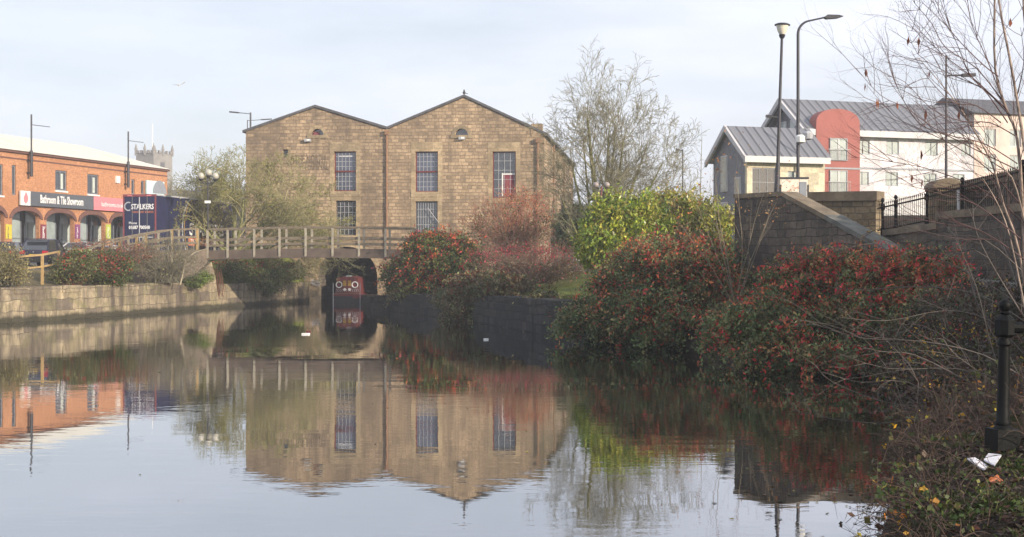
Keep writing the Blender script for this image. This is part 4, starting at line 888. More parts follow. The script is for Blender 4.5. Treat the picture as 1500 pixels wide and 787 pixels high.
# ---- cars
def car(label,paint,loc,rz,length=4.35,wdt=1.8,ht=1.52,rear=True,group='cars in the car park'):
    t=thing('parked_car',label,'car',(0,0,0),0,group)
    # stations: x from rear (-) to front (+);  (x, half width, z bottom, z belt, crown)
    L2=length/2; st=[(-L2,.72,.42,.80),(-L2+.08,.84,.28,.98),(-L2+.35,.89,.24,1.02),(-1.1,.9,.22,1.0),(0,.9,.22,.98),(1.0,.9,.22,.96),(1.5,.88,.24,.90),(L2-.25,.82,.26,.78),(L2,.66,.38,.62)]
    b=MB(); 
    for x,w_,zb,zt in st:
        pass
    vs=[];k=8
    for x,w_,zb,zt in st:
        vs+=[(x,-w_*.86,zb),(x,-w_,zb+.15),(x,-w_,zt-.18),(x,-w_*.9,zt),(x,w_*.9,zt),(x,w_,zt-.18),(x,w_,zb+.15),(x,w_*.86,zb)]
    fs=[(i*k+j,i*k+(j+1)%k,(i+1)*k+(j+1)%k,(i+1)*k+j) for i in range(len(st)-1) for j in range(k)]+[tuple(range(k))[::-1],tuple((len(st)-1)*k+j for j in range(k))]
    bd_=b.add(vs,[f[::-1] for f in fs]).build('body',paint,t,smooth=True)
    # cabin (glass house) and roof panel
    g=MB(); cab=[(-L2+.12,.78,.98,.98),(-L2+.62,.70,1.0,ht-.08),(-.1,.70,.97,ht-.02),(.35,.68,.97,ht-.07),(1.15,.76,.93,.95)]
    vs=[]
    for x,w_,zb,zt in cab: vs+=[(x,-.83,zb-.05),(x,-w_,zt),(x,w_,zt),(x,.83,zb-.05)]
    fs=[(i*4+j,i*4+j+1,(i+1)*4+j+1,(i+1)*4+j) for i in range(4) for j in range(3)]+[(0,3,2,1)]
    g.add(vs,[f[::-1] for f in fs]).build('window',M['glass'],t)
    r_=MB(); 
    for i in (1,2): 
        a,c_=cab[i],cab[i+1]; r_.add([(a[0],-a[1]-.015,a[3]-.05),(a[0],-a[1]+.08,a[3]+.03),(a[0],a[1]-.08,a[3]+.03),(a[0],a[1]+.015,a[3]-.05),(c_[0],-c_[1]-.015,c_[3]-.05),(c_[0],-c_[1]+.08,c_[3]+.03),(c_[0],c_[1]-.08,c_[3]+.03),(c_[0],c_[1]+.015,c_[3]-.05)],[(0,1,5,4),(1,2,6,5),(2,3,7,6),(0,3,2,1),(4,5,6,7)])
    for sgn_ in (-1,1):
        for (xa,wa,za),(xb,wb_,zb) in (((-L2+.15,.80,.97),(-L2+.62,.70,ht-.08)),((1.18,.79,.93),(.36,.69,ht-.07)),((-.25,.85,.95),(-.2,.71,ht-.03))):
            r_.beam((xa,sgn_*wa,za),(xb,sgn_*wb_,zb),.07,.08)
    r_.build('roof',paint,t,smooth=False)
    MB().obox((-L2+.5,-.62,ht-.03),(-.22,0,.0),(0,1.24,0),(0,0,.035)).build('spoiler',paint,t)
    for sgn_ in (-1,1):
        for x in (-L2+.82,L2-.88):
            w_=MB().tube([(x,sgn_*.70,.33),(x,sgn_*.905,.33)],.33,20).build('wheel',M['tyre'],t,smooth=True)
            MB().tube([(x,sgn_*.9,.33),(x,sgn_*.918,.33)],.21,12).build('rim',M['rim'],w_)
        MB().prism([(0,0),(.34,.02),(.30,.2),(.0,.17)],(-L2-.005,sgn_*.84,.74),(0,-sgn_,0),Z3,(.2,0,0)).build('taillight',M['taillight'],t)
        MB().prism([(0,0),(.3,.02),(.22,.14),(.0,.12)],(L2-.06,sgn_*.74,.55),(0,-sgn_,0),Z3,(-.3,0,0)).build('headlight',M['glass_pale'],t)
        MB().box((.75,sgn_*.98,.98),(.14,.18,.13)).build('mirror',paint,t)
    MB().box((-L2-.01,0,.66),(.03,.52,.12)).build('number_plate',M['plate'],t)
    MB().box((-L2+.01,0,.36),(.08,1.5,.22)).build('bumper',M['tyre'],t)
    MB().tube([(-L2-.02,0,.86),(-L2+.02,0,.86)],.045,12).build('badge',M['rim'],t)
    # scale to height, place
    t.location=[float(a) for a in loc]; t.rotation_euler=(0,0,rz); return t
gh=lambda x,y: float(hgt(np.array([x]),np.array([y]))[0])
def carat(label,paint,px,Y,ang,**k):
    x=PX(px,Y); c=car(label,paint,(x,Y,gh(x,Y)+.02),R(ang),**k); return c
def heading(px): return 0
carat('black hatchback with tail lights and yellow plate towards the canal',M['carblack'],67,84.0,90,ht=1.66)
carat('dark car half hidden by shrubs at the far left edge',M['carmaroon'],14,88.0,95,ht=1.5)
carat('white car whose roof shows in front of the lorry doors',M['carwhite'],172,91.,20,ht=1.5)
carat('silver car partly hidden behind shrubs and the ramp railing',M['carsilver'],132,100.,15,ht=1.45)
# ---- narrowboat in the tunnel
bo=thing('narrowboat','red narrowboat moored in the mouth of the boat tunnel, painted stern facing out','narrowboat',(PX(512,104),104,0))
bu=nrm(np.array([.9995,.03,0])); bn=np.cross(bu,Z3); bc=np.array([PX(507.5,105.),105.,0.])
bq=lambda a,z,o=0: bc+bu*a+Z3*z+bn*o
MB().prism([(-1.03,-.3),(1.03,-.3),(1.05,.48),(-1.05,.48)],bq(0,0,0),bu,Z3,-bn*9).build('hull',M['hull_dark'],bo)
MB().prism([(-1.055,.48),(1.055,.48),(1.06,.62),(-1.06,.62)],bq(0,0,.03),bu,Z3,-bn*9).build('gunwale',M['hull_red'],bo)
cb_=MB().prism([(-.92,.621),(.92,.621),(.80,1.85),(.4,1.98),(-.4,1.98),(-.80,1.85)],bq(0,0,-.6),bu,Z3,-bn*7.5).build('cabin',M['maroon'],bo)
for k,(a0_,a1_) in enumerate(((-.36,-.01),(.01,.36))):
    d=MB().obox(bq(a0_,.7,-.6+.005),bu*(a1_-a0_),bn*.05,Z3*1.1).build('door',M['maroon'],bo)
    MB().obox(bq(a0_+.05,1.25,-.54),bu*(a1_-a0_-.1),bn*.012,Z3*.42).build('painted_panel',M['gold'],d)
    MB().prism(arc((a0_+a1_)/2,.98,.11,0,360,12)[:-1],bq(0,0,-.54),bu,Z3,bn*.012).build('painted_rose',M['white'],d)
for a in (-.62,.60):
    rr=MB(); cc_=bq(a,1.35,-.52); ps=[cc_+bu*.22*math.cos(t)+Z3*.22*math.sin(t) for t in np.linspace(0,2*math.pi,21)]; rr.tube(ps,.045,8,cap=False); tag(rr.build('lifebuoy',M['white'],None,smooth=True),'white lifebuoy hung on the %s of the narrowboat cabin end'%('left' if a<0 else 'right'),'lifebuoy',None)
sc_=MB()
for a in np.linspace(-.8,.82,12): sc_.tube([bq(a,.78,-.555),bq(a+.06,.92,-.555),bq(a-.03,1.03,-.555)],.022,5)
sc_.build('painted_scroll',M['bar'],bo)
MB().obox(bq(-1.0,.66,.0),bu*2.0,-bn*.58,Z3*.04).build('stern_deck',M['rust_pipe'],bo)
MB().obox(bq(-.15,1.99,-1.2),bu*.42,-bn*.4,Z3*.05).build('hatch',M['paleblue'],bo)
r2=thing('red_boat','low red boat lying alongside at the right of the tunnel mouth','boat',(PX(533,103),103,0))
bc2=np.array([PX(536,102.6),102.6,0.])
MB().prism([(-.85,-.2),(.85,-.2),(.95,.38),(-.95,.38)],bc2,bu,Z3,-bn*1.0).build('hull',M['hull_dark'],r2)
MB().prism([(-.96,.381),(.96,.381),(.99,.62),(-.99,.62)],bc2+bn*.02,bu,Z3,-bn*1.0).build('gunwale',M['hull_red'],r2)
for px,lb in ((488,'thin white mooring pole left of the narrowboat stern'),(527.5,'thin white mooring pole right of the narrowboat stern')):
    x=PX(px,101.8); tag(MB().tube([(x,101.8,-1),(x,101.8,PZ(414,101.8))],.028,6).build('mooring_pole',M['bar']),lb,'pole')
# fender pier / netting post
pn=thing('stone_bollard_pier','pale pillar of cut stone standing in the water left of the tunnel','pillar',(PX(462,104.5),104.5,0))
MB().box((PX(462,104.5),104.5,.35),(.78,.6,2.3),-.1).build('shaft',M['dressed'],pn)
nt_=MB()
for k in range(14):
    a=rng.uniform(-.4,.4,3); nt_.tube([np.array([PX(462,104.2),104.1,1.62])+a*[1,.3,.5],np.array([PX(462,104.2),104.1,1.5])+rng.uniform(-.4,.4,3)*[1,.3,.7]],.022,5)
nt_.build('netting',M['bar'],pn)
# ---- lamps
def tilt(t,a): t.rotation_euler=(0,a,0)
l1=thing('post_top_lamp','post top lamp with glass lantern, leaning slightly, above the wing wall','street lamp',(PX(1137,49),49,PZ(285,49)-.6))
bx,by,bz_=l1.location; Ht1=PZ(52,49)-bz_
d=MB(); d.tube([(bx,by,bz_),(bx,by,bz_+1.6)],.085,12); d.tube([(bx,by,bz_+1.6),(bx,by,bz_+Ht1-.1)],[.062,.048],12); d.lathe((bx,by,bz_+Ht1-.12),[(.05,0),(.09,.05),(.12,.14),(.05,.16)],12); d.build('column',M['steel'],l1,smooth=True)
m_,nt,b_=newmat('lantern_glass'); b_.inputs['Base Color'].default_value=(.75,.72,.6,1); b_.inputs['Roughness'].default_value=.15; M['lantern']=m_
MB().lathe((bx,by,bz_+Ht1+.04),[(.10,0),(.16,.1),(.225,.30),(.225,.32)],16).build('lantern',M['lantern'],l1,smooth=True)
MB().lathe((bx,by,bz_+Ht1+.36),[(.28,0),(.285,.03),(.2,.07),(.02,.1)],16).build('cap',M['steel'],l1,smooth=True)
l1.rotation_euler=(0,R(1.9),0)
def curved(label,px,Y,ytop,ybase,pxend,yend,r=.07,name='street_lamp'):
    t=thing(name,label,'street lamp',(PX(px,Y),Y,PZ(ybase,Y)-1)); x=PX(px,Y); zt=PZ(ytop,Y); xe=PX(pxend,Y); ze=PZ(yend,Y); sg=1 if xe>x else -1
    rr=min(.55,abs(xe-x)*.45); pts=[(x,Y,PZ(ybase,Y)-1),(x,Y,(zt+PZ(ybase,Y))/2),(x,Y,ze-.15-rr)]+[(x+sg*rr*(1-math.cos(a)),Y,ze-.15-rr+rr*math.sin(a)) for a in np.linspace(.2,1.45,7)]+[(x+sg*(abs(xe-x)-.7),Y,ze-.02)]
    n=len(pts); MB().tube(pts,list(np.linspace(r*1.15,r*.55,n)),10).build('column',M['steel'],t,smooth=True)
    hx=x+sg*(abs(xe-x)-.75); MB().prism([(0,-.02),(.12,-.09),(.55,-.06),(.8,.02),(.6,.07),(.15,.08)],(hx,Y-.13,ze),(sg,0,0),Z3,(0,.26,0)).build('lamp_head',M['steel'],t)
    return t
l2=curved('tall street lamp with a curved arm and two floodlights part way up',1169,56,24,265,1233,25,.06)
x,Y=PX(1169,56),56
for px,py,mt in ((1171,204,'white'),(1181.5,199,'bar')):
    MB().lathe((PX(px,Y),Y-.2,PZ(py,Y)-.2),[(.05,0),(.2,.05),(.22,.28),(.12,.36)],10).build('floodlight',M[mt],l2)
MB().tube([(x,Y,PZ(208,Y)),(PX(1182,Y),Y-.1,PZ(204,Y))],.03,6).build('bracket',M['steel'],l2)
def tee(label,px,Y,ytop,ybase,arms,r=.08,spike=0):
    t=thing('street_lamp',label,'street lamp',(PX(px,Y),Y,PZ(ybase,Y))); x=PX(px,Y); MB().tube([(x,Y,PZ(ybase,Y)),(x,Y,PZ(ytop,Y)+spike)],[r*1.2,r*.7],8).build('column',M['steel'],t)
    for pe,ye,y0 in arms:
        xe=PX(pe,Y); a=np.array([x,Y,PZ(y0,Y)]); b=np.array([xe,Y,PZ(ye,Y)]); MB().beam(a,a+(b-a)*.6,.07,.07).build('arm',M['steel'],t)
        MB().beam(a+(b-a)*.55,b,.3,.13).build('lamp_head',M['steel'],t)
    return t
tee('street lamp with one short arm behind the left gable of the warehouse',367,150,165,360,[(336,164,167)],.13)
tee('faint street lamp whose arm shows over the warehouse roof slope',362.5,185,176,360,[(398,174.5,177)],.09)
tee('street lamp with a thin arm to the right, seen through the birch twigs',1386,62,110,300,[(1428,110,111)],.06,.9)
tee('distant street lamp with an arm to the left behind the lantern post',1141,80,171,330,[(1122,170,172)],.07)
tee('slender street lamp behind the bare tree near the yellow green laurel',1000,100,219,345,[(990,219,221)],.06)
tl=thing('triple_globe_lamp','triple globe lamp post with a small white plate behind the footbridge','street lamp',(PX(304.5,95),95,3.4))
Y=95; x=PX(304.5,Y); MB().tube([(x,Y,3.2),(x,Y,4.6),(x,Y,PZ(258,Y))],[.09,.06,.045],10).build('column',M['steel'],tl,smooth=True)
for px,py in ((294.5,258),(305.5,253),(315.5,258)):
    c_=np.array([PX(px,Y),Y,PZ(py,Y)]); MB().ball(c_,.24,14).build('globe',M['globe'],tl,smooth=True); 
    MB().lathe(c_-Z3*.36,[(.03,0),(.13,.04),(.17,.16),(.1,.18)],10).build('globe_cup',M['steel'],tl)
    if px!=305.5: MB().tube([(x,Y,PZ(266,Y)-.1),((x+c_[0])/2,Y,PZ(266,Y)-.2),c_-Z3*.34],.03,6).build('arm',M['steel'],tl)
MB().box((x,Y-.06,PZ(296,Y)),(.42,.04,.18)).build('plate',M['white'],tl)
tw=thing('twin_globe_lamp','twin globe lamp post with maroon column at the foot of the bare tree','street lamp',(PX(881,70),70,2.5))
Y=70; x=PX(881,Y); MB().tube([(x,Y,2.3),(x,Y,PZ(273,Y))],[.07,.045],10).build('column',M['maroon'],tw,smooth=True)
for px,py in ((873,271),(889,271)):
    c_=np.array([PX(px,Y),Y,PZ(py,Y)]); MB().ball(c_,.15,12).build('globe',M['dullglobe'],tw,smooth=True); MB().tube([(x,Y,PZ(278,Y)),c_-Z3*.14],.02,6).build('arm',M['steel'],tw)
# ---- bollard in the foreground
bl=thing('bollard','black cast iron bollard with a ball top standing in the brambles','bollard',(PX(1468,11.9),11.9,1.38))
bx,by,_=bl.location; H_=1.26; b0=1.40
oct_=[(.085,0),(.085,.16),(.075,.175),(.062,.19),(.066,.20),(.066,.225),(.056,.24),(.052,.6),(.047,.88)]
MB().lathe((bx,by,b0),oct_,16).build('shaft',M['iron'],bl,smooth=True)
MB().box((bx,by,b0+.07),(.215,.215,.18),.2).build('base',M['iron'],bl)
MB().lathe((bx,by,b0+.88),[(.047,0),(.062,.015),(.062,.04),(.05,.055),(.05,.07)],16).build('collar',M['iron'],bl,smooth=True)
MB().lathe((bx,by,b0+.955),[(.06,0),(.088,.025),(.088,.15),(.06,.185),(.03,.205)],8).build('head',M['iron'],bl)
MB().lathe((bx,by,b0+1.15),[(.03,0),(.045,.02),(.03,.035)],12).build('neck',M['iron'],bl); MB().ball((bx,by,b0+1.232),.056,16).build('ball',M['iron'],bl,smooth=True)
MB().tube([(bx+.06,by,b0+1.04),(bx+.15,by,b0+1.04)],.05,10).build('rail_socket',M['iron'],bl)
bl.rotation_euler=(0,R(1.2),0)
# ---- litter, birds
def crumple(name,label,pts,cat,mat='paper',th=.012):
    m_=MB(); p=[np.array(a,float) for a in pts]; n=len(p); m_.add(p+[a-Z3*th for a in p],[tuple(range(n))]+[tuple(range(n,2*n))[::-1]]+[(i,i+n,(i+1)%n+n,(i+1)%n) for i in range(n)]); return tag(m_.build(name,M[mat]),label,cat)
gp_=lambda px,py,Y: P(px,py,Y-.25)
crumple('paper_scrap','torn white paper lying left of the other scrap below the bollard',[gp_(1417,671,11.3),gp_(1428,670,11.35),gp_(1440,677,11.3),gp_(1448,683,11.2),gp_(1441,687,11.0),gp_(1432,682,11.05)],'litter')
crumple('paper_scrap','bent white paper lying nearest the foot of the bollard',[gp_(1441,673,11.3),gp_(1448,664,11.6),gp_(1467,666,11.6),gp_(1457,681,11.1)],'litter')
for px,py,s,mt,lb in ((448,490,.34,'white','white scrap floating on the water in front of the tunnel'),(452,486.5,.2,'maroon','small red scrap floating beside the white one'),(712,498,.2,'white','small white float drifting left of centre of the pool'),(350,441,.2,'white','white cup floating under the left end of the footbridge')):
    Y=(EYE)*F/(py-HOR); MB_=MB().prism([(-s/2,-s*.2),(s*.3,-s*.28),(s/2,.1*s),(.1*s,s*.3),(-s*.4,s*.15)],(PX(px,Y),Y,.004),(1,0,0),(0,1,0),(0,0,.05)); tag(MB_.build('floating_litter',M[mt]),lb,'litter')
gu=thing('gull','pale gull gliding in the sky above the church tower','bird',P(262,124,140))
g0=P(262,125,140); MB().lathe(g0-np.array([.0,0,.1]),[(.01,0),(.09,.05),(.1,.12),(.04,.2)],8).build('body',M['bird'],gu)
for a,b in (((-.75,.2,.08),(-.1,0,.02)),((.1,0,.02),(.55,.2,.35))): 
    m_=MB(); A=g0+np.array(a);B=g0+np.array(b); m_.add([A,B,B+np.array([0,.28,0]),A+np.array([0,.1,0]),A+Z3*.015,B+Z3*.03,B+np.array([0,.28,.03]),A+np.array([0,.1,.015])],[(3,2,1,0),(4,5,6,7),(0,1,5,4),(1,2,6,5),(2,3,7,6),(3,0,4,7)]); m_.build('wing',M['bird'],gu)
pb=wp(sa1,a1+.24,.05); cr=MB(); cr.lathe(pb,[(.02,0),(.1,.06),(.12,.16),(.06,.26),(.05,.3),(.06,.36),(.01,.4)],8); cr.beam(pb+Z3*.1,pb+uw*.3+Z3*.05,.08,.04); tag(cr.build('perching_bird',M['crow']),'small dark bird perched on the right gable peak','bird')

# ================================================================== VEGETATION
GR=[(.07,.10,.03),(.10,.13,.035),(.05,.075,.025),(.13,.14,.04)]
DG=[(.10,.15,.055),(.14,.18,.065),(.045,.07,.03),(.22,.20,.085)]
RD=[(.38,.045,.04),(.30,.03,.035),(.44,.09,.04),(.34,.05,.055)]
OR=[(.55,.15,.05),(.50,.09,.04),(.58,.22,.08)]
BR=[(.17,.12,.07),(.12,.085,.05),(.22,.17,.09),(.10,.09,.04)]
LY=[(.34,.40,.04),(.24,.32,.04),(.48,.46,.06),(.15,.22,.03),(.08,.14,.02),(.30,.26,.07)]
def B3(px,py,Y,rx,ry,rz): x,y,z=P(px,py,Y); s=Y/F; return (x,y,z,rx*s,ry,rz*s)
# central planting (pixel centre, depth, half-sizes: pixels across, metres deep, pixels high)
bush('cotoneaster_bush','green berry bush full of orange red sprays at the right end of the footbridge','shrub',
 [B3(645,385,84,62,2.2,38),B3(612,402,85,45,1.8,26),B3(630,362,84,34,1.5,22),B3(675,400,83,42,2,26),B3(596,418,88,26,1.6,14),B3(640,418,83,40,1.2,12)],620,60,.17,GR,clump=.34,accent=OR+RD,acc_thr=.35,top_acc=.5,seed=3,zmin=.75,sprays=1100,sprayl=1.1,redp=.7,spl=24,nstem=60,twigs=120,twigl=.7)
bush('bramble_bush','dark trailing bush hanging over the shaded canal wall','shrub',
 [B3(705,425,71.3,50,1.5,28),B3(702,448,70.8,44,1.1,22),B3(668,438,75,32,1.,16),B3(740,418,69.5,36,1.4,18),B3(610,432,83.5,34,.9,9),B3(795,437,62,24,.9,8)],560,70,.15,DG+BR[:2],clump=.24,accent=[(.2,.05,.03),(.15,.06,.03)]+BR,acc_thr=.8,top_acc=.8,seed=8,zmin=.15,sprays=700,sprayl=.9,redp=.5,spl=24,sprayup=.1,nstem=60,twigs=140,twigl=.7)
bush('dogwood_hedge','brown stemmed hedge with crimson tips behind the strip of grass','hedge',
 [B3(735,385,79,52,2.0,26),B3(800,386,78,50,2.0,28),B3(765,375,80,40,1.6,20),B3(838,393,74,34,1.6,22),B3(800,400,75,40,1.5,16)],480,12,.12,BR,clump=.30,accent=[(.52,.05,.09),(.42,.05,.07),(.4,.1,.09)],acc_thr=.35,top_acc=1.9,seed=12,zmin=1.9,nstem=420,twigs=1000,twigl=.9,sm='bark_brown',stemr=.02)
bush('rowan_shrub','tall shrub with rusty orange twigs over green in front of the warehouse','shrub',
 [B3(745,318,93,62,2.5,30),B3(700,335,92,30,1.5,20),B3(800,325,92,36,2,30),B3(755,345,92,60,2,26),B3(770,292,93,40,2,18)],620,10,.13,GR+BR,clump=.40,accent=[(.50,.17,.07),(.45,.12,.06),(.46,.26,.12)],acc_thr=.3,top_acc=1.2,seed=21,zmin=2.5,nstem=220,twigs=1100,twigl=1.0,sm='bark_salmon',stemr=.028,shell=.1)
bush('holly_bush','dark rounded evergreen beside the warehouse side wall','shrub',
 [B3(842,330,88,26,1.6,30),B3(838,352,88,24,1.5,18)],420,60,.16,DG,clump=.2,seed=31,zmin=2.4,mat='leaf_gloss')
bush('laurel_bush','bright yellow green laurel, the nearer one above the red shrubs','shrub',
 [B3(905,350,60,48,2.0,44),B3(885,370,59,34,1.8,28),B3(935,335,61,38,1.8,36),B3(905,322,60.5,30,1.5,26)],520,40,.19,LY,clump=.32,spray=.6,rise=1.0,sprays=900,sprayl=.75,sprayup=1.5,droop=.03,spl=24,redp=0,seed=41,zmin=2.3,mat='leaf_gloss',up=.9,aspect=.42,nstem=40,shell=.6)
bush('laurel_bush','yellow green laurel behind, left of the dark wing wall','shrub',
 [B3(985,322,66,40,2,34),B3(1020,334,64,40,2,26),B3(1048,342,62,22,1.2,18),B3(960,330,67,26,2,30)],460,40,.19,[(.33,.30,.03),(.20,.26,.03),(.33,.33,.05),(.12,.18,.02),(.36,.33,.07),(.22,.18,.08)],clump=.34,spray=.6,rise=1.0,sprays=800,sprayl=.75,sprayup=1.5,droop=.03,spl=24,redp=0,seed=43,zmin=2.3,mat='leaf_gloss',up=.9,aspect=.42,nstem=40,shell=.6)
# two great red and green shrubs over the water on the right
bush('berry_shrub','large dark green shrub flecked dull red below the laurels, reaching the water','shrub',
 [B3(950,415,50,62,2.6,52),B3(1000,395,50.5,60,2.4,46),B3(900,450,50,62,2.3,34),B3(985,465,47.5,78,2.3,42),B3(1045,425,48.5,40,2.,50),B3(870,470,51,42,1.8,22),B3(975,370,51.5,60,1.8,24)],760,70,.12,DG,clump=.36,accent=[(.36,.05,.045),(.48,.10,.05),(.55,.17,.07),(.28,.09,.05),(.28,.18,.08)],acc_thr=.45,acc_f=2.4,top_acc=.25,seed=51,zmin=.05,sprays=2600,sprayl=.95,redp=.62,spl=24,sprayup=.45,nstem=200,twigs=500,twigl=.8,shell=.45)
bush('berry_shrub','large shrub heaped with crimson sprays at the right, overhanging the pool','shrub',
 [B3(1130,480,39,72,2.2,52),B3(1200,440,39.5,78,2.4,60),B3(1250,420,40,60,2.2,50),B3(1290,470,38,90,2.4,66),B3(1160,515,38,78,1.9,34),B3(1260,520,37,90,1.9,34),B3(1350,480,37,56,2.2,70),B3(1090,490,40.5,44,1.8,34),B3(1370,530,35.5,50,1.8,30),B3(1320,405,38.5,60,1.8,44),B3(1375,440,37.5,40,1.8,50)],880,75,.11,DG,clump=.33,accent=[(.62,.05,.065),(.54,.07,.055),(.60,.17,.07),(.32,.13,.06),(.28,.19,.08)],acc_thr=.45,acc_f=2.4,top_acc=.55,seed=57,zmin=.05,sprays=3600,sprayl=.85,redp=.75,spl=24,sprayup=.5,nstem=220,twigs=500,twigl=.7,shell=.45)
# left bank plants
bush('shrub','yellowish dead looking shrub at the far left edge above the quay','shrub',[B3(8,385,71,26,1.4,26),B3(20,400,71,20,1.2,18)],220,30,.11,[(.24,.22,.09),(.18,.15,.07),(.28,.24,.12)],clump=.25,zmin=1.7,nstem=120,twigs=220,twigl=.6,sm='bark_twig')
bush('shrub','green shrub with red leaves at its foot beside the timber railing','shrub',[B3(112,388,76,26,1.3,26),B3(98,402,76,22,1.1,15)],260,40,.12,[(.09,.12,.04),(.13,.15,.05),(.16,.15,.07)],clump=.25,accent=RD,acc_thr=.9,seed=77,zmin=1.7,nstem=60,twigs=160)
bush('shrub','dense green shrub in the middle of the quay top','shrub',[B3(162,392,78,34,1.5,25),B3(150,404,78,30,1.3,15)],330,42,.12,[(.07,.10,.035),(.10,.13,.04),(.14,.14,.06)],clump=.25,accent=RD+BR,acc_thr=.9,seed=79,zmin=1.7,nstem=60,twigs=160)
bush('shrub','small rusty red shrub just above the green one on the quay','shrub',[B3(135,368,81,28,1.2,14),B3(195,372,82,26,1.,14)],130,16,.11,[(.26,.10,.06),(.2,.11,.07)],clump=.3,zmin=2.1,nstem=60,twigs=260,twigl=.8,sm='bark_brown')
bush('shrub','leafless tan shrub in front of the brick abutment','shrub',[B3(238,378,84,44,1.3,32),B3(270,392,86,30,1.2,22),B3(215,385,83,24,1,24)],260,7,.10,[(.25,.22,.12),(.2,.16,.1),(.16,.16,.06)],clump=.35,zmin=1.8,nstem=320,twigs=900,twigl=.9,sm='bark_twig',stemr=.02)
bush('ivy_bush','ivy and moss spilling down at the foot of the abutment','shrub',[B3(285,412,87.5,18,.8,9),B3(300,405,88.5,10,.6,8)],110,40,.11,[(.10,.15,.03),(.15,.18,.05)],clump=.18,zmin=1.5,nstem=10)
bush('trailing_shrub','red and green shrub trailing down the bank under the footbridge','shrub',[B3(345,392,96,24,1.5,14),B3(395,400,101,34,1.8,18),B3(380,420,99.5,34,1.5,14),B3(425,398,104,22,1.5,12),B3(360,410,97.5,30,1.3,16)],520,50,.15,[(.09,.13,.04),(.14,.17,.05),(.06,.09,.03),(.2,.19,.07)],clump=.34,accent=RD+BR,acc_thr=1.0,acc_f=1.2,top_acc=.8,seed=91,zmin=.2,nstem=60,twigs=200)
hn=[]
t=thing('hanging_stems','rust red stems hanging down the quay end under the bridge','climber',(PX(318,91.5),91.5,0))
for k in range(26):
    a=P(308+rng.uniform(0,16),392+rng.uniform(0,14),91.2); e=P(315+rng.uniform(0,14),436+rng.uniform(-4,6),91.2); m_=(a+e)/2+rng.normal(size=3)*.15; hn+=[(*a,*m_,.016,.014),(*m_,*e,.014,.008)]
stems('stem',hn,M['bark_red'],t)
# pale saplings at the abutment
for px0,pts,lb in ((251,[(251,418),(252,395),(251,352),(250,338)],'thin pale upright sapling on the quay before the abutment'),(265,[(264,417),(268,400),(272,380),(285,370),(303,364)],'pale sapling arching right over the abutment')):
    Y=84.5; tag(MB().tube([P(a,b,Y) for a,b in pts],[.05,.045,.04,.03,.02][:len(pts)],7).build('sapling',M['bark_pale'],None,smooth=True),lb,'sapling')
# willow-like tree left of the warehouse
prm=dict(n=[6,6,5,4,3],jit=[.09,.12,.14,.16,.2],up=[.01,.03,.035,.03,.02],kids=[7,7,5,4],t0=[.25,.12,.12,.1],ang=[52,46,44,42],lr=[.62,.58,.55,.6],rr=[.5,.5,.55,.7],taper=.45)
bt_=P(340,336,101); bt_[2]=gh(bt_[0],101)-.1
tree('willow_tree','spreading olive green tree in front of the left warehouse gable','tree',bt_,[((-.45,0,.8),5.4,.20),((.5,.1,.75),5.6,.21),((.1,.2,1),5.6,.2),((-.9,-.1,.55),4.4,.13),((.95,-.1,.32),6.2,.17),((.9,.2,.6),6.0,.16),((.2,-.3,.9),4.6,.15),((1,-.2,.12),5.4,.13)],prm,mat='bark_olive',trunkmat='bark_green',rmin=.014,leafn=19000,leafsz=.11,leafpal=[(.27,.28,.07),(.22,.24,.07),(.36,.32,.11)])
# big bare sycamore
prm2=dict(n=[9,7,5,4,3],jit=[.025,.055,.08,.11,.15],up=[.035,.045,.015,0,-.005],kids=[12,6,4,3],t0=[.2,.15,.12,.12],ang=[40,36,36,38],lr=[.40,.5,.55,.6],rr=[.38,.5,.6,.8],taper=.2)
b1=P(873,300,80); b1[2]=2.4
tree('bare_tree','tall bare sycamore with several mossy trunks between warehouse and laurels','tree',b1,
 [((-.04,0,1),9.12,0.263),((-.14,.1,1),8.08,0.138),((.10,.05,1),8.77,0.188),((.20,.1,1),8.43,0.188),((.32,-.1,1),7.91,0.175),((.46,.1,1),8.17,0.163),((.66,-.05,.9),7.60,0.150),((-.30,.1,1),7.41,0.138),((.9,.1,.7),7.03,0.138),((-.48,-.1,.9),5.32,0.112),((1,-.2,.45),6.08,0.112)],prm2,mat='bark_pale_olive',trunkmat='bark_green',split=.04,rmin=.0095)
prs=dict(n=[8,4,3],jit=[.02,.08,.12],up=[.02,.05,.05],kids=[14,4],t0=[.2,.2],ang=[35,35],lr=[.22,.5],rr=[.4,.5],taper=.2)
bs_=P(1027,340,90); bs_[2]=2.6
tree('young_tree','slim faint young tree just left of the grey roofed gable','tree',bs_,[((0,0,1),8.6,.07)],prs,mat='bark_twig',split=.03)
# pale twiggy saplings before the wing wall
prw=dict(n=[7,5,4],jit=[.05,.10,.14],up=[.02,.03,.02],kids=[6,4],t0=[.3,.2],ang=[30,38],lr=[.4,.5],rr=[.5,.5],taper=.3)
b2=P(1078,425,46.5); b2[2]=1.5
tree('twiggy_shrub','pale bare multi stemmed shrub standing before the wing wall','shrub',b2,[((-.38,.1,1),4.0,00.016),((-.2,0,1),4.3,0.023),((-.05,.1,1),4.6,0.024),((.06,0,1),4.5,0.023),((.18,.1,1),4.2,00.016),((.3,0,1),3.8,0.020),((-.6,0,.9),3.4,0.018),((.45,.1,1),3.4,0.016)],prw,mat='bark_tan',leafn=260,leafsz=.09,leafpal=[(.35,.16,.06),(.28,.12,.05),(.4,.25,.1)],split=.02)
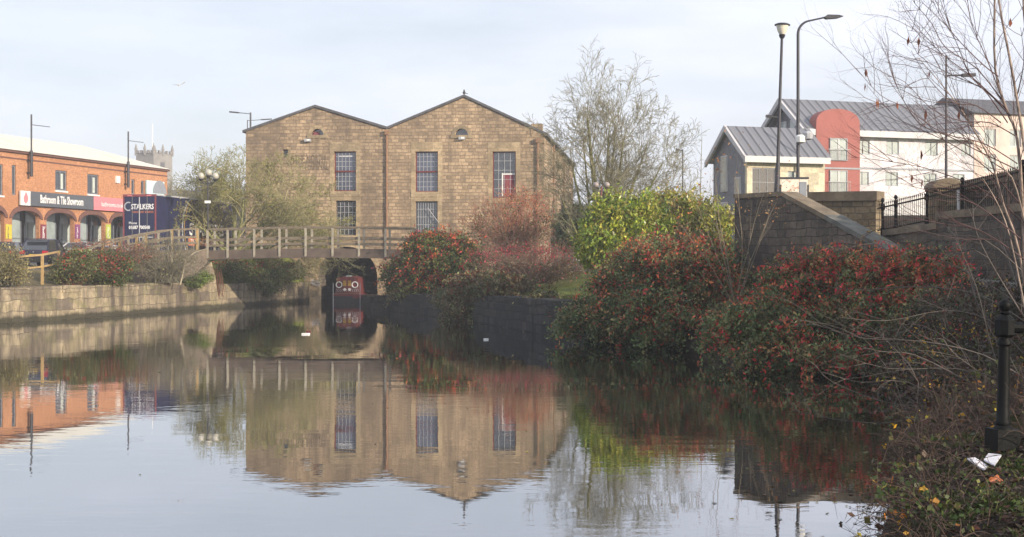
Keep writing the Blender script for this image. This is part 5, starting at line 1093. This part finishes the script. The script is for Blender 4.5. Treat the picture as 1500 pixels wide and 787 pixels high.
# hazy trees far behind on the left and between the buildings
prf=dict(n=[5,5,4,3],jit=[.08,.12,.15,.2],up=[.03,.04,.03,.03],kids=[9,7,6],t0=[.2,.15,.1],ang=[45,42,42],lr=[.6,.55,.55],rr=[.5,.6,.8],taper=.5)
far=[(262,190,10),(285,205,11),(318,215,12),(345,190,11),(300,250,14),(250,260,13),(840,260,9),(900,190,8),(955,210,8),(1010,230,9),(1045,190,7.5)]
fl=['nearest the showroom end','beyond the lorry','over the lorry roof','behind the olive tree','tallest of the hazy ones at left','hard against the church tower','beside the warehouse corner','behind the sycamore trunks','in the gap right of the sycamore','behind the laurels','left of the grey gable']
for (px,Y,h),l in zip(far,fl):
    b_=np.array([PX(px,Y),Y,3.0]); tree('distant_tree','hazy bare tree '+l,'tree',b_,[((0,0,1),h*.75,.25),((.4,.1,1),h*.6,.18),((-.4,0,1),h*.62,.18)],prf,mat='bark_twig',group='hazy trees far behind the canal',split=.12,rmin=.035)
# ---- birch on the right: hand placed stems, procedural twigs
prb=dict(n=[7,5,4,3],jit=[.05,.08,.10,.12],up=[.01,-.005,-.02,-.02],kids=[9,5,4],t0=[.12,.15,.15],ang=[32,34,36],lr=[.55,.55,.6],rr=[.5,.55,.6],taper=.25)
bt=thing('birch_tree','leafless birch with reddish twigs and pale stems at the right edge','tree',(PX(1512,15),15,1.5)); bsg=[];btw=[];tip=[]
YB=15.
stemsB=[([(1512,560),(1504,430),(1499,330),(1494,240),(1487,190),(1476,165),(1458,103),(1457,0),(1460,-90)],.024,.009),([(1530,560),(1514,400),(1505,250),(1490,149),(1478,80),(1463,0),(1458,-80)],.022,.009),
 ([(1524,560),(1493,370),(1470,300),(1453,240),(1420,180),(1400,150),(1376,120),(1345,85)],.014,.004),([(1530,500),(1528,200),(1510,100),(1500,20),(1498,-60)],.02,.01),
 ([(1500,321),(1482,260),(1450,235),(1421,205),(1395,188)],.010,.004),([(1505,470),(1480,350),(1462,300),(1440,262)],.010,.004)]
def addpoly(pts,r0,r1,out,Y0=YB,dy=0.):
    ps=[P(a,b,Y0+dy*i+rng.normal()*.08) for i,(a,b) in enumerate(pts)]; 
    # subdivide with catmull-rom for a soft curve
    q_=[]; n=len(ps)
    for i in range(n-1):
        p0,p1,p2,p3=ps[max(i-1,0)],ps[i],ps[i+1],ps[min(i+2,n-1)]
        for t in (0,.34,.67): q_.append(.5*((2*p1)+(-p0+p2)*t+(2*p0-5*p1+4*p2-p3)*t*t+(-p0+3*p1-3*p2+p3)*t**3))
    q_.append(ps[-1]); m_=len(q_)
    for i in range(m_-1): out.append((*q_[i],*q_[i+1],r0+(r1-r0)*i/(m_-1),r0+(r1-r0)*(i+1)/(m_-1)))
    return q_
lim=[]
for pts,r0,r1 in stemsB: lim.append(addpoly(pts,r0,r1,bsg))
# long arching side limbs reaching left (traced from the picture, then given depth)
limbs=[[(1462,112),(1440,95),(1405,60),(1375,20),(1360,-20)],[(1470,150),(1430,100),(1385,70),(1365,35),(1340,5),(1325,-20)],[(1480,170),(1440,130),(1395,110),(1345,80),(1326,33)],
 [(1474,160),(1420,110),(1380,80),(1352,50),(1330,45)],[(1466,180),(1430,155),(1395,150),(1360,115),(1335,75)],[(1490,240),(1440,210),(1380,195),(1330,160),(1290,140),(1254,100)],
 [(1492,250),(1440,225),(1390,200),(1345,180),(1315,130),(1308,112)],[(1495,300),(1450,250),(1400,215),(1350,190),(1310,170),(1270,125)],[(1500,330),(1460,290),(1410,265),(1350,245),(1290,235),(1245,230)],
 [(1476,180),(1448,140),(1420,108),(1400,60),(1380,30)],[(1462,130),(1445,85),(1425,40),(1415,-10)],[(1490,140),(1500,90),(1495,40)],[(1488,200),(1450,180),(1410,178),(1365,160),(1325,120),(1300,112)],
 [(1500,380),(1440,340),(1390,330),(1330,322),(1262,345)],[(1495,350),(1430,300),(1380,285),(1325,270)]]
for k,l in enumerate(limbs):
    q_=addpoly(l,.0085,.0022,btw,YB+rng.uniform(-.2,.2),rng.uniform(-.35,.35)); lim.append(q_)
for q_ in lim[6:]+lim[:6]:
    for j in range(2,len(q_)-1):
        for _ in range(2 if q_ in lim[6:] else 1) if False else range(2):
            if rng.uniform()<.42:
                d=nrm(q_[j+1]-q_[j] if j+1<len(q_) else q_[j]-q_[j-1]); sdv=nrm(np.cross(d,rng.normal(size=3))); nd=d*.85+sdv*.5; nd[1]*=.5
                growb(q_[j],nrm(nd),rng.uniform(.3,.85),.0042,0,dict(n=[5,4,3],jit=[.10,.12,.14],up=[.01,.0,-.01],kids=[4,3],t0=[.2,.2],ang=[32,34],lr=[.55,.55],rr=[.6,.7],taper=.45),btw,tip)
stems('trunk',bsg,M['birch'],bt,thick=.008); stems('crown',btw,M['birch_twig'],bt,thick=.02)
lf=np.array([P(a,b,YB) for a,b in ((1347,62),(1331,57),(1269,107),(1267,130),(1284,152),(1315,157),(1360,110),(1412,158),(1357,168),(1480,35),(1265,220),(1405,170),(1350,225),(1337,262),(1350,270))])
v=[];f=[];cc=[]
for i,c_ in enumerate(lf):
    for s in range(2):
        a=rng.uniform(0,3); u_=np.array([math.cos(a),math.sin(a),0]); l=.05+rng.uniform(0,.03); o=c_+rng.normal(size=3)*.012
        v+=[o+Z3*l*.8,o+u_*.018,o-Z3*l*.8+u_*.01,o-u_*.016]; f.append([4*len(f)+k for k in range(4)]); cc+=[np.array([.20,.075,.04])*rng.uniform(.4,1.6)]*4
npmesh('foliage',v,f,M['litter'],bt,col=np.array(cc))
# bare arching bramble canes in front of the shrubs
ca=[]; tt=thing('bramble_canes','tangle of long bare grey canes arching over the pool from the right bank','bramble',(PX(1480,17),17,1.3))
canes=[[(1500,450),(1420,400),(1350,370),(1290,350)],[(1500,470),(1430,430),(1340,420),(1250,425),(1190,415)],[(1510,560),(1440,520),(1350,500),(1260,495),(1180,470)],[(1500,600),(1440,550),(1390,510),(1380,470),(1400,400)],
 [(1480,560),(1400,540),(1300,540),(1220,515)],[(1460,640),(1380,600),(1300,590),(1220,560),(1195,535)],[(1440,620),(1370,610),(1290,620),(1210,612),(1160,600)],[(1500,520),(1450,470),(1385,455),(1300,470),(1230,465)],
 [(1480,590),(1450,500),(1430,420),(1400,350)],[(1470,520),(1430,440),(1410,380),(1360,340)],[(1500,400),(1440,350),(1380,345),(1320,330)],[(1510,480),(1460,400),(1430,340),(1425,300)],[(1490,420),(1470,360),(1440,300)],
 [(1330,640),(1345,560),(1300,500),(1260,470)],[(1400,600),(1330,560),(1260,560),(1205,545)],[(1420,560),(1340,520),(1290,515),(1235,500)]]
for l in canes:
    Y0=16+rng.uniform(-2,3); q_=addpoly(l,.0095,.003,ca,Y0,rng.uniform(-.2,.5))
    for j in range(1,len(q_)-1):
        if rng.uniform()<.8:
            d=nrm(q_[j+1]-q_[j]); nd=nrm(d+nrm(rng.normal(size=3))*.8); growb(q_[j],nd,rng.uniform(.3,.9),.004,0,dict(n=[4,3],jit=[.14,.15],up=[.0,.0],kids=[3],t0=[.3],ang=[38],lr=[.5],rr=[.6],taper=.4),ca,[])
M['grey_cane']=plain('grey_cane',(.14,.12,.105),.85,var=.4,scale=5)
stems('cane',ca,M['grey_cane'],tt,thick=.02)
# ---- foreground verge
xs=np.arange(.6,9.5,.06); ys=np.arange(3.6,22,.06); X,Y_=np.meshgrid(xs,ys); d=sdist(X,Y_); Zg=np.where(d>0,1.40-1.55*np.exp(-np.maximum(d,0)/.28),-.4)
v=np.stack([X,Y_,Zg],-1).reshape(-1,3); on=np.clip(d.ravel(),0,1); v[:,2]+=(snoise(v*[1,1,0],4,3)*.018+snoise(v*[1,1,0],11,4)*.010+snoise(v*[1,1,0],1.6,6)*.035)*on
nx=len(xs); ny=len(ys); i=np.arange(nx-1)[None]+np.arange(ny-1)[:,None]*nx; f=np.stack([i,i+1,i+1+nx,i+nx],-1).reshape(-1,4)
ok=(d.ravel()[f]>-.12).all(1); ns=snoise(v*[1,1,0],2.2,8)[:,None]; ns2=snoise(v*[1,1,0],9,18)[:,None]
c_=np.where(ns+.35*ns2>.25,np.array([.05,.065,.015]),np.array([.03,.022,.016])*(1+.25*ns2))
o=npmesh('towpath_verge',v,f[ok],M['ground'],None,col=c_); o.data.polygons.foreach_set('use_smooth',[True]*len(o.data.polygons)); tag(o,None,None,kind='structure')
def vz(x,y):
    dd=sdist(x,y); q=np.stack([x,y,0*x],-1); return 1.40-1.55*np.exp(-np.maximum(dd,0)/.28)+(snoise(q,4,3)*.018+snoise(q,11,4)*.010+snoise(q,1.6,6)*.035)*np.clip(dd,0,1),dd
def scatter(n,x0,x1,y0,y1,mind=.1): 
    x=rng.uniform(x0,x1,n); y=y0*(y1/y0)**rng.uniform(0,1,n); z,dd=vz(x,y); k=dd>mind; return x[k],y[k],z[k],dd[k]
# leaf litter
x,y,z,dd=scatter(26000,.8,8,6.3,19,.25); n=len(x); c=np.stack([x,y,z+rng.uniform(.004,.035,n)],-1); ax=nrm(np.stack([rng.normal(size=n),rng.normal(size=n),rng.normal(size=n)*.28],-1)); r2=nrm(np.cross(ax,np.stack([rng.normal(size=n)*.3,rng.normal(size=n)*.3,np.ones(n)],-1)))
sz=rng.uniform(.02,.065,n)[:,None]; pal=np.array([(.10,.06,.04),(.075,.045,.035),(.14,.09,.06),(.06,.04,.035),(.18,.13,.09),(.12,.045,.03),(.085,.07,.06)])*.6; cl_=pal[rng.integers(0,len(pal),n)]*rng.uniform(.6,1.3,(n,1))
vv=np.stack([c-ax*sz*.6,c+r2*sz*.45+Z3*sz*.15,c+ax*sz*.6,c-r2*sz*.45+Z3*sz*.15],1).reshape(-1,3)
tag(npmesh('leaf_litter',vv,np.arange(4*n).reshape(-1,4),M['litter'],None,col=np.repeat(cl_,4,axis=0)),'brown dead leaves strewn over the verge in the foreground','leaf litter',None,'stuff')
# grass and moss tufts
x,y,z,dd=scatter(60000,.8,8,6.2,17,.02); q3=np.stack([x,y,0*x],-1); k=(snoise(q3,2.2,8)+.35*snoise(q3,9,18)>.15)|(rng.uniform(size=len(x))<.10); x,y,z=x[k],y[k],z[k]; n=len(x); h=rng.uniform(.025,.085,n); a=rng.uniform(0,6.28,n); le=rng.normal(size=(n,2))*.03
p=np.stack([x,y,z-.01],-1); wv_=np.stack([np.cos(a),np.sin(a),0*a],-1)*.0035; tp=p+np.stack([le[:,0],le[:,1],h],-1); md=(p+tp)/2+np.stack([le[:,0]*-.3,le[:,1]*-.3,h*.1],-1)
vv=np.stack([p-wv_,p+wv_,md+wv_*.8,tp],1).reshape(-1,3); gc=np.array([(.045,.075,.015),(.065,.095,.02),(.03,.05,.015),(.09,.09,.035)])[rng.integers(0,4,n)]*rng.uniform(.7,1.2,(n,1))
tag(npmesh('grass',vv,np.arange(4*n).reshape(-1,4),M['leaf'],None,col=np.repeat(gc,4,axis=0)),'short mossy grass at the near corner of the towpath','grass',None,'stuff')
# bramble thicket: arching dead stems with sparse yellow leaves
def thicket(name,label,zone,n,hgt_,yl,seed,lv=(14,9)):
    t=thing(name,label,'bramble',(zone[0],zone[1],1.4)); sg=[]; lp=[]; 
    for _ in range(n):
        u_=rng.uniform(); x=zone[0]+(zone[2]-zone[0])*u_+rng.normal()*zone[4]; y=zone[1]+(zone[3]-zone[1])*u_+rng.normal()*zone[5]
        z,dd=vz(np.array([x]),np.array([y])); 
        if dd[0]<.0: continue
        p=np.array([x,y,z[0]-.02]); d=nrm(np.array([rng.normal()*.6-.15,rng.normal()*.6,1.1])); L=hgt_*rng.uniform(.5,1.5); m_=7
        for i in range(m_):
            d=nrm(d+rng.normal(size=3)*.12-Z3*.22); q=p+d*L/m_
            sg.append((*p,*q,.0045*(1-.5*i/m_),.0045*(1-.5*(i+1)/m_))); 
            if rng.uniform()<.5:
                e=q+nrm(rng.normal(size=3))*rng.uniform(.08,.25); sg.append((*q,*e,.0022,.0012)); lp.append(e)
            p=q
    stems('stem',sg,M['cane'],t)
    lp=np.array(lp); k=rng.choice(len(lp),min(len(lp),lv[0]*n//10)); c=lp[k]+rng.normal(size=(len(k),3))*.02
    pal=np.array([(.05,.06,.02),(.035,.045,.018),(.09,.05,.03),(.06,.03,.025),(.10,.09,.03)])
    v1=leafquads(c,.055,pal[rng.integers(0,5,len(c))]*rng.uniform(.7,1.3,(len(c),1)),aspect=.75)
    k=rng.choice(len(lp),yl); base=np.repeat(lp[k],3,axis=0)+rng.normal(size=(yl*3,3))*.022; py=np.array([(.62,.36,.03),(.52,.27,.02),(.5,.4,.05),(.55,.2,.03)])
    v2=leafquads(base,.05,np.repeat(py[rng.integers(0,4,yl)],3,axis=0)*rng.uniform(.7,1.1,(yl*3,1)),aspect=.62)
    npmesh('foliage',np.concatenate([v1[0],v2[0]]),np.concatenate([v1[1],v2[1]+len(v1[0])]),M['leaf'],t,col=np.concatenate([v1[2],v2[2]]))
thicket('bramble_thicket','dead brown bramble tangle with yellow leaves along the bank edge, left of the bollard',(2.45,8.2,5.1,16.5,.14,.3),520,.46,42,1)
thicket('bramble_thicket','taller bramble tangle with yellow leaves behind and around the bollard',(4.2,12.6,7.6,19.5,.38,.6),480,.55,60,2)
thicket('bramble_thicket','low bramble with yellow leaves to the right of the bollard',(5.05,12.0,7.6,17.5,.35,.5),300,.75,44,3)
bush('bank_undergrowth','dark undergrowth of mixed leaves filling the bank behind the bollard','undergrowth',[(7.8,20,1.4,1.3,2.5,.6),(7.3,22,1.1,1.2,3,.5),(8.7,26,1.2,1.3,3,.6),(9.9,31,1.3,1.2,3,.7),(6.1,19,1.1,.8,2.2,.45),(8.9,24,1.7,1.5,3,.9),(10.4,29,1.8,1.6,3.0,1.0),(6.7,17.4,1.3,.8,1.6,.45),(9.2,19.5,1.8,1.3,2.5,.8)],1900,44,.075,[(.025,.035,.015),(.035,.045,.02),(.045,.03,.022),(.05,.02,.018)],clump=.2,accent=[(.45,.28,.04),(.3,.05,.03),(.10,.14,.03)],acc_thr=.95,acc_f=1.5,seed=66,zmin=.3,nstem=300,twigs=800,twigl=.5,stemr=.008,shell=.2,sm='cane')
# a few big fallen leaves and a dock leaf cluster at the very front
for k,(px,py,Y,s,cl_,lb) in enumerate(((1457,705,10.2,.055,(.42,.13,.05),'large rust orange leaf curled up below the paper scraps'),(1351,717,9.7,.033,(.45,.27,.03),'bright yellow leaf standing up in the verge left of the paper'),(1367,733,9.4,.032,(.4,.2,.03),'ochre leaf just below the bright yellow one'))):
    o=P(px,py,Y); 
    ps=[o+np.array([math.cos(a)*s*(1+.18*math.cos(5*a)),-.02+.02*math.sin(2*a),math.sin(a)*s*.85*(1+.18*math.cos(5*a))]) for a in np.linspace(0,2*math.pi,20)[:-1]]
    q_=crumple('fallen_leaf',lb,ps,'leaf','paper',.003); m_,nt,b_=newmat('autumn_leaf'); 
    geo=nt.nodes.new('ShaderNodeNewGeometry').outputs['Position']; nt.links.new(ramp(nt,noise(nt,60,4,geo),[(.3,tuple(a*.5 for a in cl_)),(.65,cl_)]),b_.inputs['Base Color']); q_.data.materials[0]=m_

bush('ground_ivy','low green ivy and nettles on the verge round the paper scraps','ground cover',[(3.1,9.9,1.43,.5,1.3,.03),(2.7,9.0,1.43,.35,.8,.03),(4.0,8.6,1.42,.9,.7,.02)],95,6,.034,[(.045,.075,.02),(.06,.09,.025),(.045,.07,.02),(.10,.10,.035)],clump=.05,spray=.5,seed=5,zmin=1.41,nstem=0,stemr=.004,sm='cane',aspect=.8)
for k,(zone,lb) in enumerate((([(-32,46),(-25.6,67.3)],'dry grass tufts along the top of the nearer quay wall'),([(-23.2,76.2),(-20.1,91)],'dry grass tufts along the top of the farther quay wall'),([(-8.4,91),(-6.6,85.7),(-3.2,77),(-.1,67.4),(1.6,60)],'grass tufts fringing the shaded wall in the middle'))):
    P_=[]
    for a,b in zip(zone[:-1],zone[1:]):
        n=int(np.hypot(b[0]-a[0],b[1]-a[1])*40); t_=rng.uniform(size=n)[:,None]; P_.append(np.array(a)*(1-t_)+np.array(b)*t_)
    p=np.concatenate(P_); n=len(p); sg=-1 if k<2 else 1; keep=snoise(np.c_[p,0*p[:,:1]],1.3,k+30)+rng.normal(size=n)*.4>.1; p=p[keep]; n=len(p)
    zt_=1.78 if k<2 else np.array([WT(q) for q in p[:,1]])+.02; x=p[:,0]+sg*rng.uniform(-.12,.5,n); base=np.stack([x,p[:,1],zt_-.03+np.zeros(n)],-1); h=rng.uniform(.08,.34,n)*(1 if k<2 else .7); lean_=rng.normal(size=(n,2))*.10; tip_=base+np.stack([lean_[:,0]-sg*.05,lean_[:,1],h],-1); a=rng.uniform(0,6.28,n); w_=np.stack([np.cos(a),np.sin(a),0*a],-1)*.018
    vv=np.stack([base-w_,base+w_,(base+tip_)/2+w_*.8,tip_],1).reshape(-1,3); gc=np.array([(.17,.16,.06),(.11,.13,.04),(.24,.20,.10),(.07,.10,.03)])[rng.integers(0,4,n)]
    tag(npmesh('grass',vv,np.arange(4*n).reshape(-1,4),M['leaf'],None,col=np.repeat(gc,4,axis=0)),lb,'grass',None,'stuff')
n=900; u_=rng.uniform(size=n); edge=np.array([(-24.6,68),(-19.2,91),(-15,107),(-8.8,91),(-4,78),(.4,64),(3.5,52),(6.5,40),(7.2,34),(5.5,22),(2.9,13.5)])
x=np.empty(n); y=np.empty(n); ei=rng.integers(0,len(edge)-1,n); tt_=rng.uniform(size=n); q_=edge[ei]*(1-tt_[:,None])+edge[ei+1]*tt_[:,None]; x=q_[:,0]+rng.normal(size=n)*.8; y=q_[:,1]+rng.normal(size=n)*1.2
k=rng.uniform(size=n)<.12; x=np.where(k,rng.uniform(-14,6,n),x); y=np.where(k,rng.uniform(18,90,n),y); dd=sdist(x,y); k=dd<-.05; x,y=x[k],y[k]; n=len(x)
a=rng.uniform(0,6.28,n); s_=rng.uniform(.02,.05,n); ax=np.stack([np.cos(a),np.sin(a),0*a],-1)*s_[:,None]; r2_=np.stack([-np.sin(a),np.cos(a),0*a],-1)*s_[:,None]*.6; c=np.stack([x,y,np.full(n,.006)],-1)
vv=np.stack([c-ax,c+r2_+Z3*.012,c+ax,c-r2_],1).reshape(-1,3); cl_=np.array([(.22,.14,.05),(.14,.09,.05),(.3,.24,.08),(.12,.13,.05)])[rng.integers(0,4,n)]
tag(npmesh('floating_leaves',vv,np.arange(4*n).reshape(-1,4),M['litter'],None,col=np.repeat(cl_,4,axis=0)),'small dead leaves floating on the canal near its edges','floating leaves',None,'stuff')

for px,py,lb in ((105,463,'yellow green weed tuft at the waterline of the nearer quay wall'),(152,462.5,'yellow green weed tuft at the waterline just right of the wall break')):
    Y=3*F/(py-HOR); x=PX(px,Y); p=np.repeat([[x,Y-.1,.1]],90,axis=0)+rng.normal(size=(90,3))*np.array([.22,.1,.08]); p[:,2]=np.abs(p[:,2])+.02
    v_,f_,c_=leafquads(p,.16,np.array([(.26,.27,.04),(.18,.22,.04)])[rng.integers(0,2,90)],up=1.2,aspect=.3); tag(npmesh('weed_tuft',v_,f_,M['leaf'],None,col=c_),lb,'weed')
# ================================================================== light, sky, air, camera
SAZ,SEL=R(131),R(17)
wd=bpy.data.worlds.new('World'); S.world=wd; wd.use_nodes=True; nt=wd.node_tree; L=nt.links; bg=nt.nodes['Background']
sky=nt.nodes.new('ShaderNodeTexSky'); sky.sky_type='NISHITA'; sky.sun_disc=False; sky.sun_elevation=SEL; sky.sun_rotation=SAZ; sky.air_density=1.0; sky.dust_density=1.5; sky.ozone_density=1.2
tc=nt.nodes.new('ShaderNodeTexCoord')
mp=nt.nodes.new('ShaderNodeMapping'); mp.inputs['Scale'].default_value=(1.6,1.6,7); mp.inputs['Rotation'].default_value=(0,.12,.4); L.new(tc.outputs['Generated'],mp.inputs[0])
cl=ramp(nt,noise(nt,1.4,7,mp.outputs[0],.55),[(.38,(.50,.50,.50)),(.68,(.92,.92,.92))])
cm=mixc(nt,cl,sky.outputs[0],CLOUD)
L.new(cm,bg.inputs[0]); bg.inputs[1].default_value=.1
sl=bpy.data.lights.new('sun','SUN'); sl.energy=SUN; sl.angle=R(.6); sl.color=(1,.86,.68); so=bpy.data.objects.new('sun',sl); COL.objects.link(so)
sd=Vector((math.sin(SAZ)*math.cos(SEL),math.cos(SAZ)*math.cos(SEL),math.sin(SEL))); so.rotation_euler=sd.to_track_quat('Z','Y').to_euler(); so.location=(60,-50,40)
hz_=MB().box((0,385,24.0),(1400,830,52.0)); m=bpy.data.materials.new('haze_air'); m.use_nodes=True; nt=m.node_tree; nt.nodes.clear(); o_=nt.nodes.new('ShaderNodeOutputMaterial'); pv=nt.nodes.new('ShaderNodeVolumePrincipled')
pv.inputs['Density'].default_value=HAZE; pv.inputs['Color'].default_value=(.90,.93,1,1); pv.inputs['Anisotropy'].default_value=.1; nt.links.new(pv.outputs[0],o_.inputs['Volume'])
if HAZE>0: tag(hz_.build('haze',m),None,None,kind='stuff')
cd=bpy.data.cameras.new('camera'); cam=bpy.data.objects.new('camera',cd); COL.objects.link(cam); S.camera=cam
cam.location=(0,0,EYE); cam.rotation_euler=(R(90),0,0); cd.sensor_width=36; cd.lens=36*F/1500; cd.shift_y=-(393.5-HOR)/1500; cd.clip_end=8000; cd.clip_start=.05
S.render.engine='CYCLES'; S.view_settings.view_transform='Standard'; S.view_settings.look='None'; S.view_settings.exposure=EXPO; S.view_settings.gamma=1
c=S.cycles; c.use_denoising=True; c.max_bounces=6; c.diffuse_bounces=2; c.glossy_bounces=3; c.transmission_bounces=2; c.volume_bounces=0; c.transparent_max_bounces=8
c.volume_step_rate=10; c.sample_clamp_indirect=6
try: c.denoiser='OPENIMAGEDENOISE'
except Exception: pass
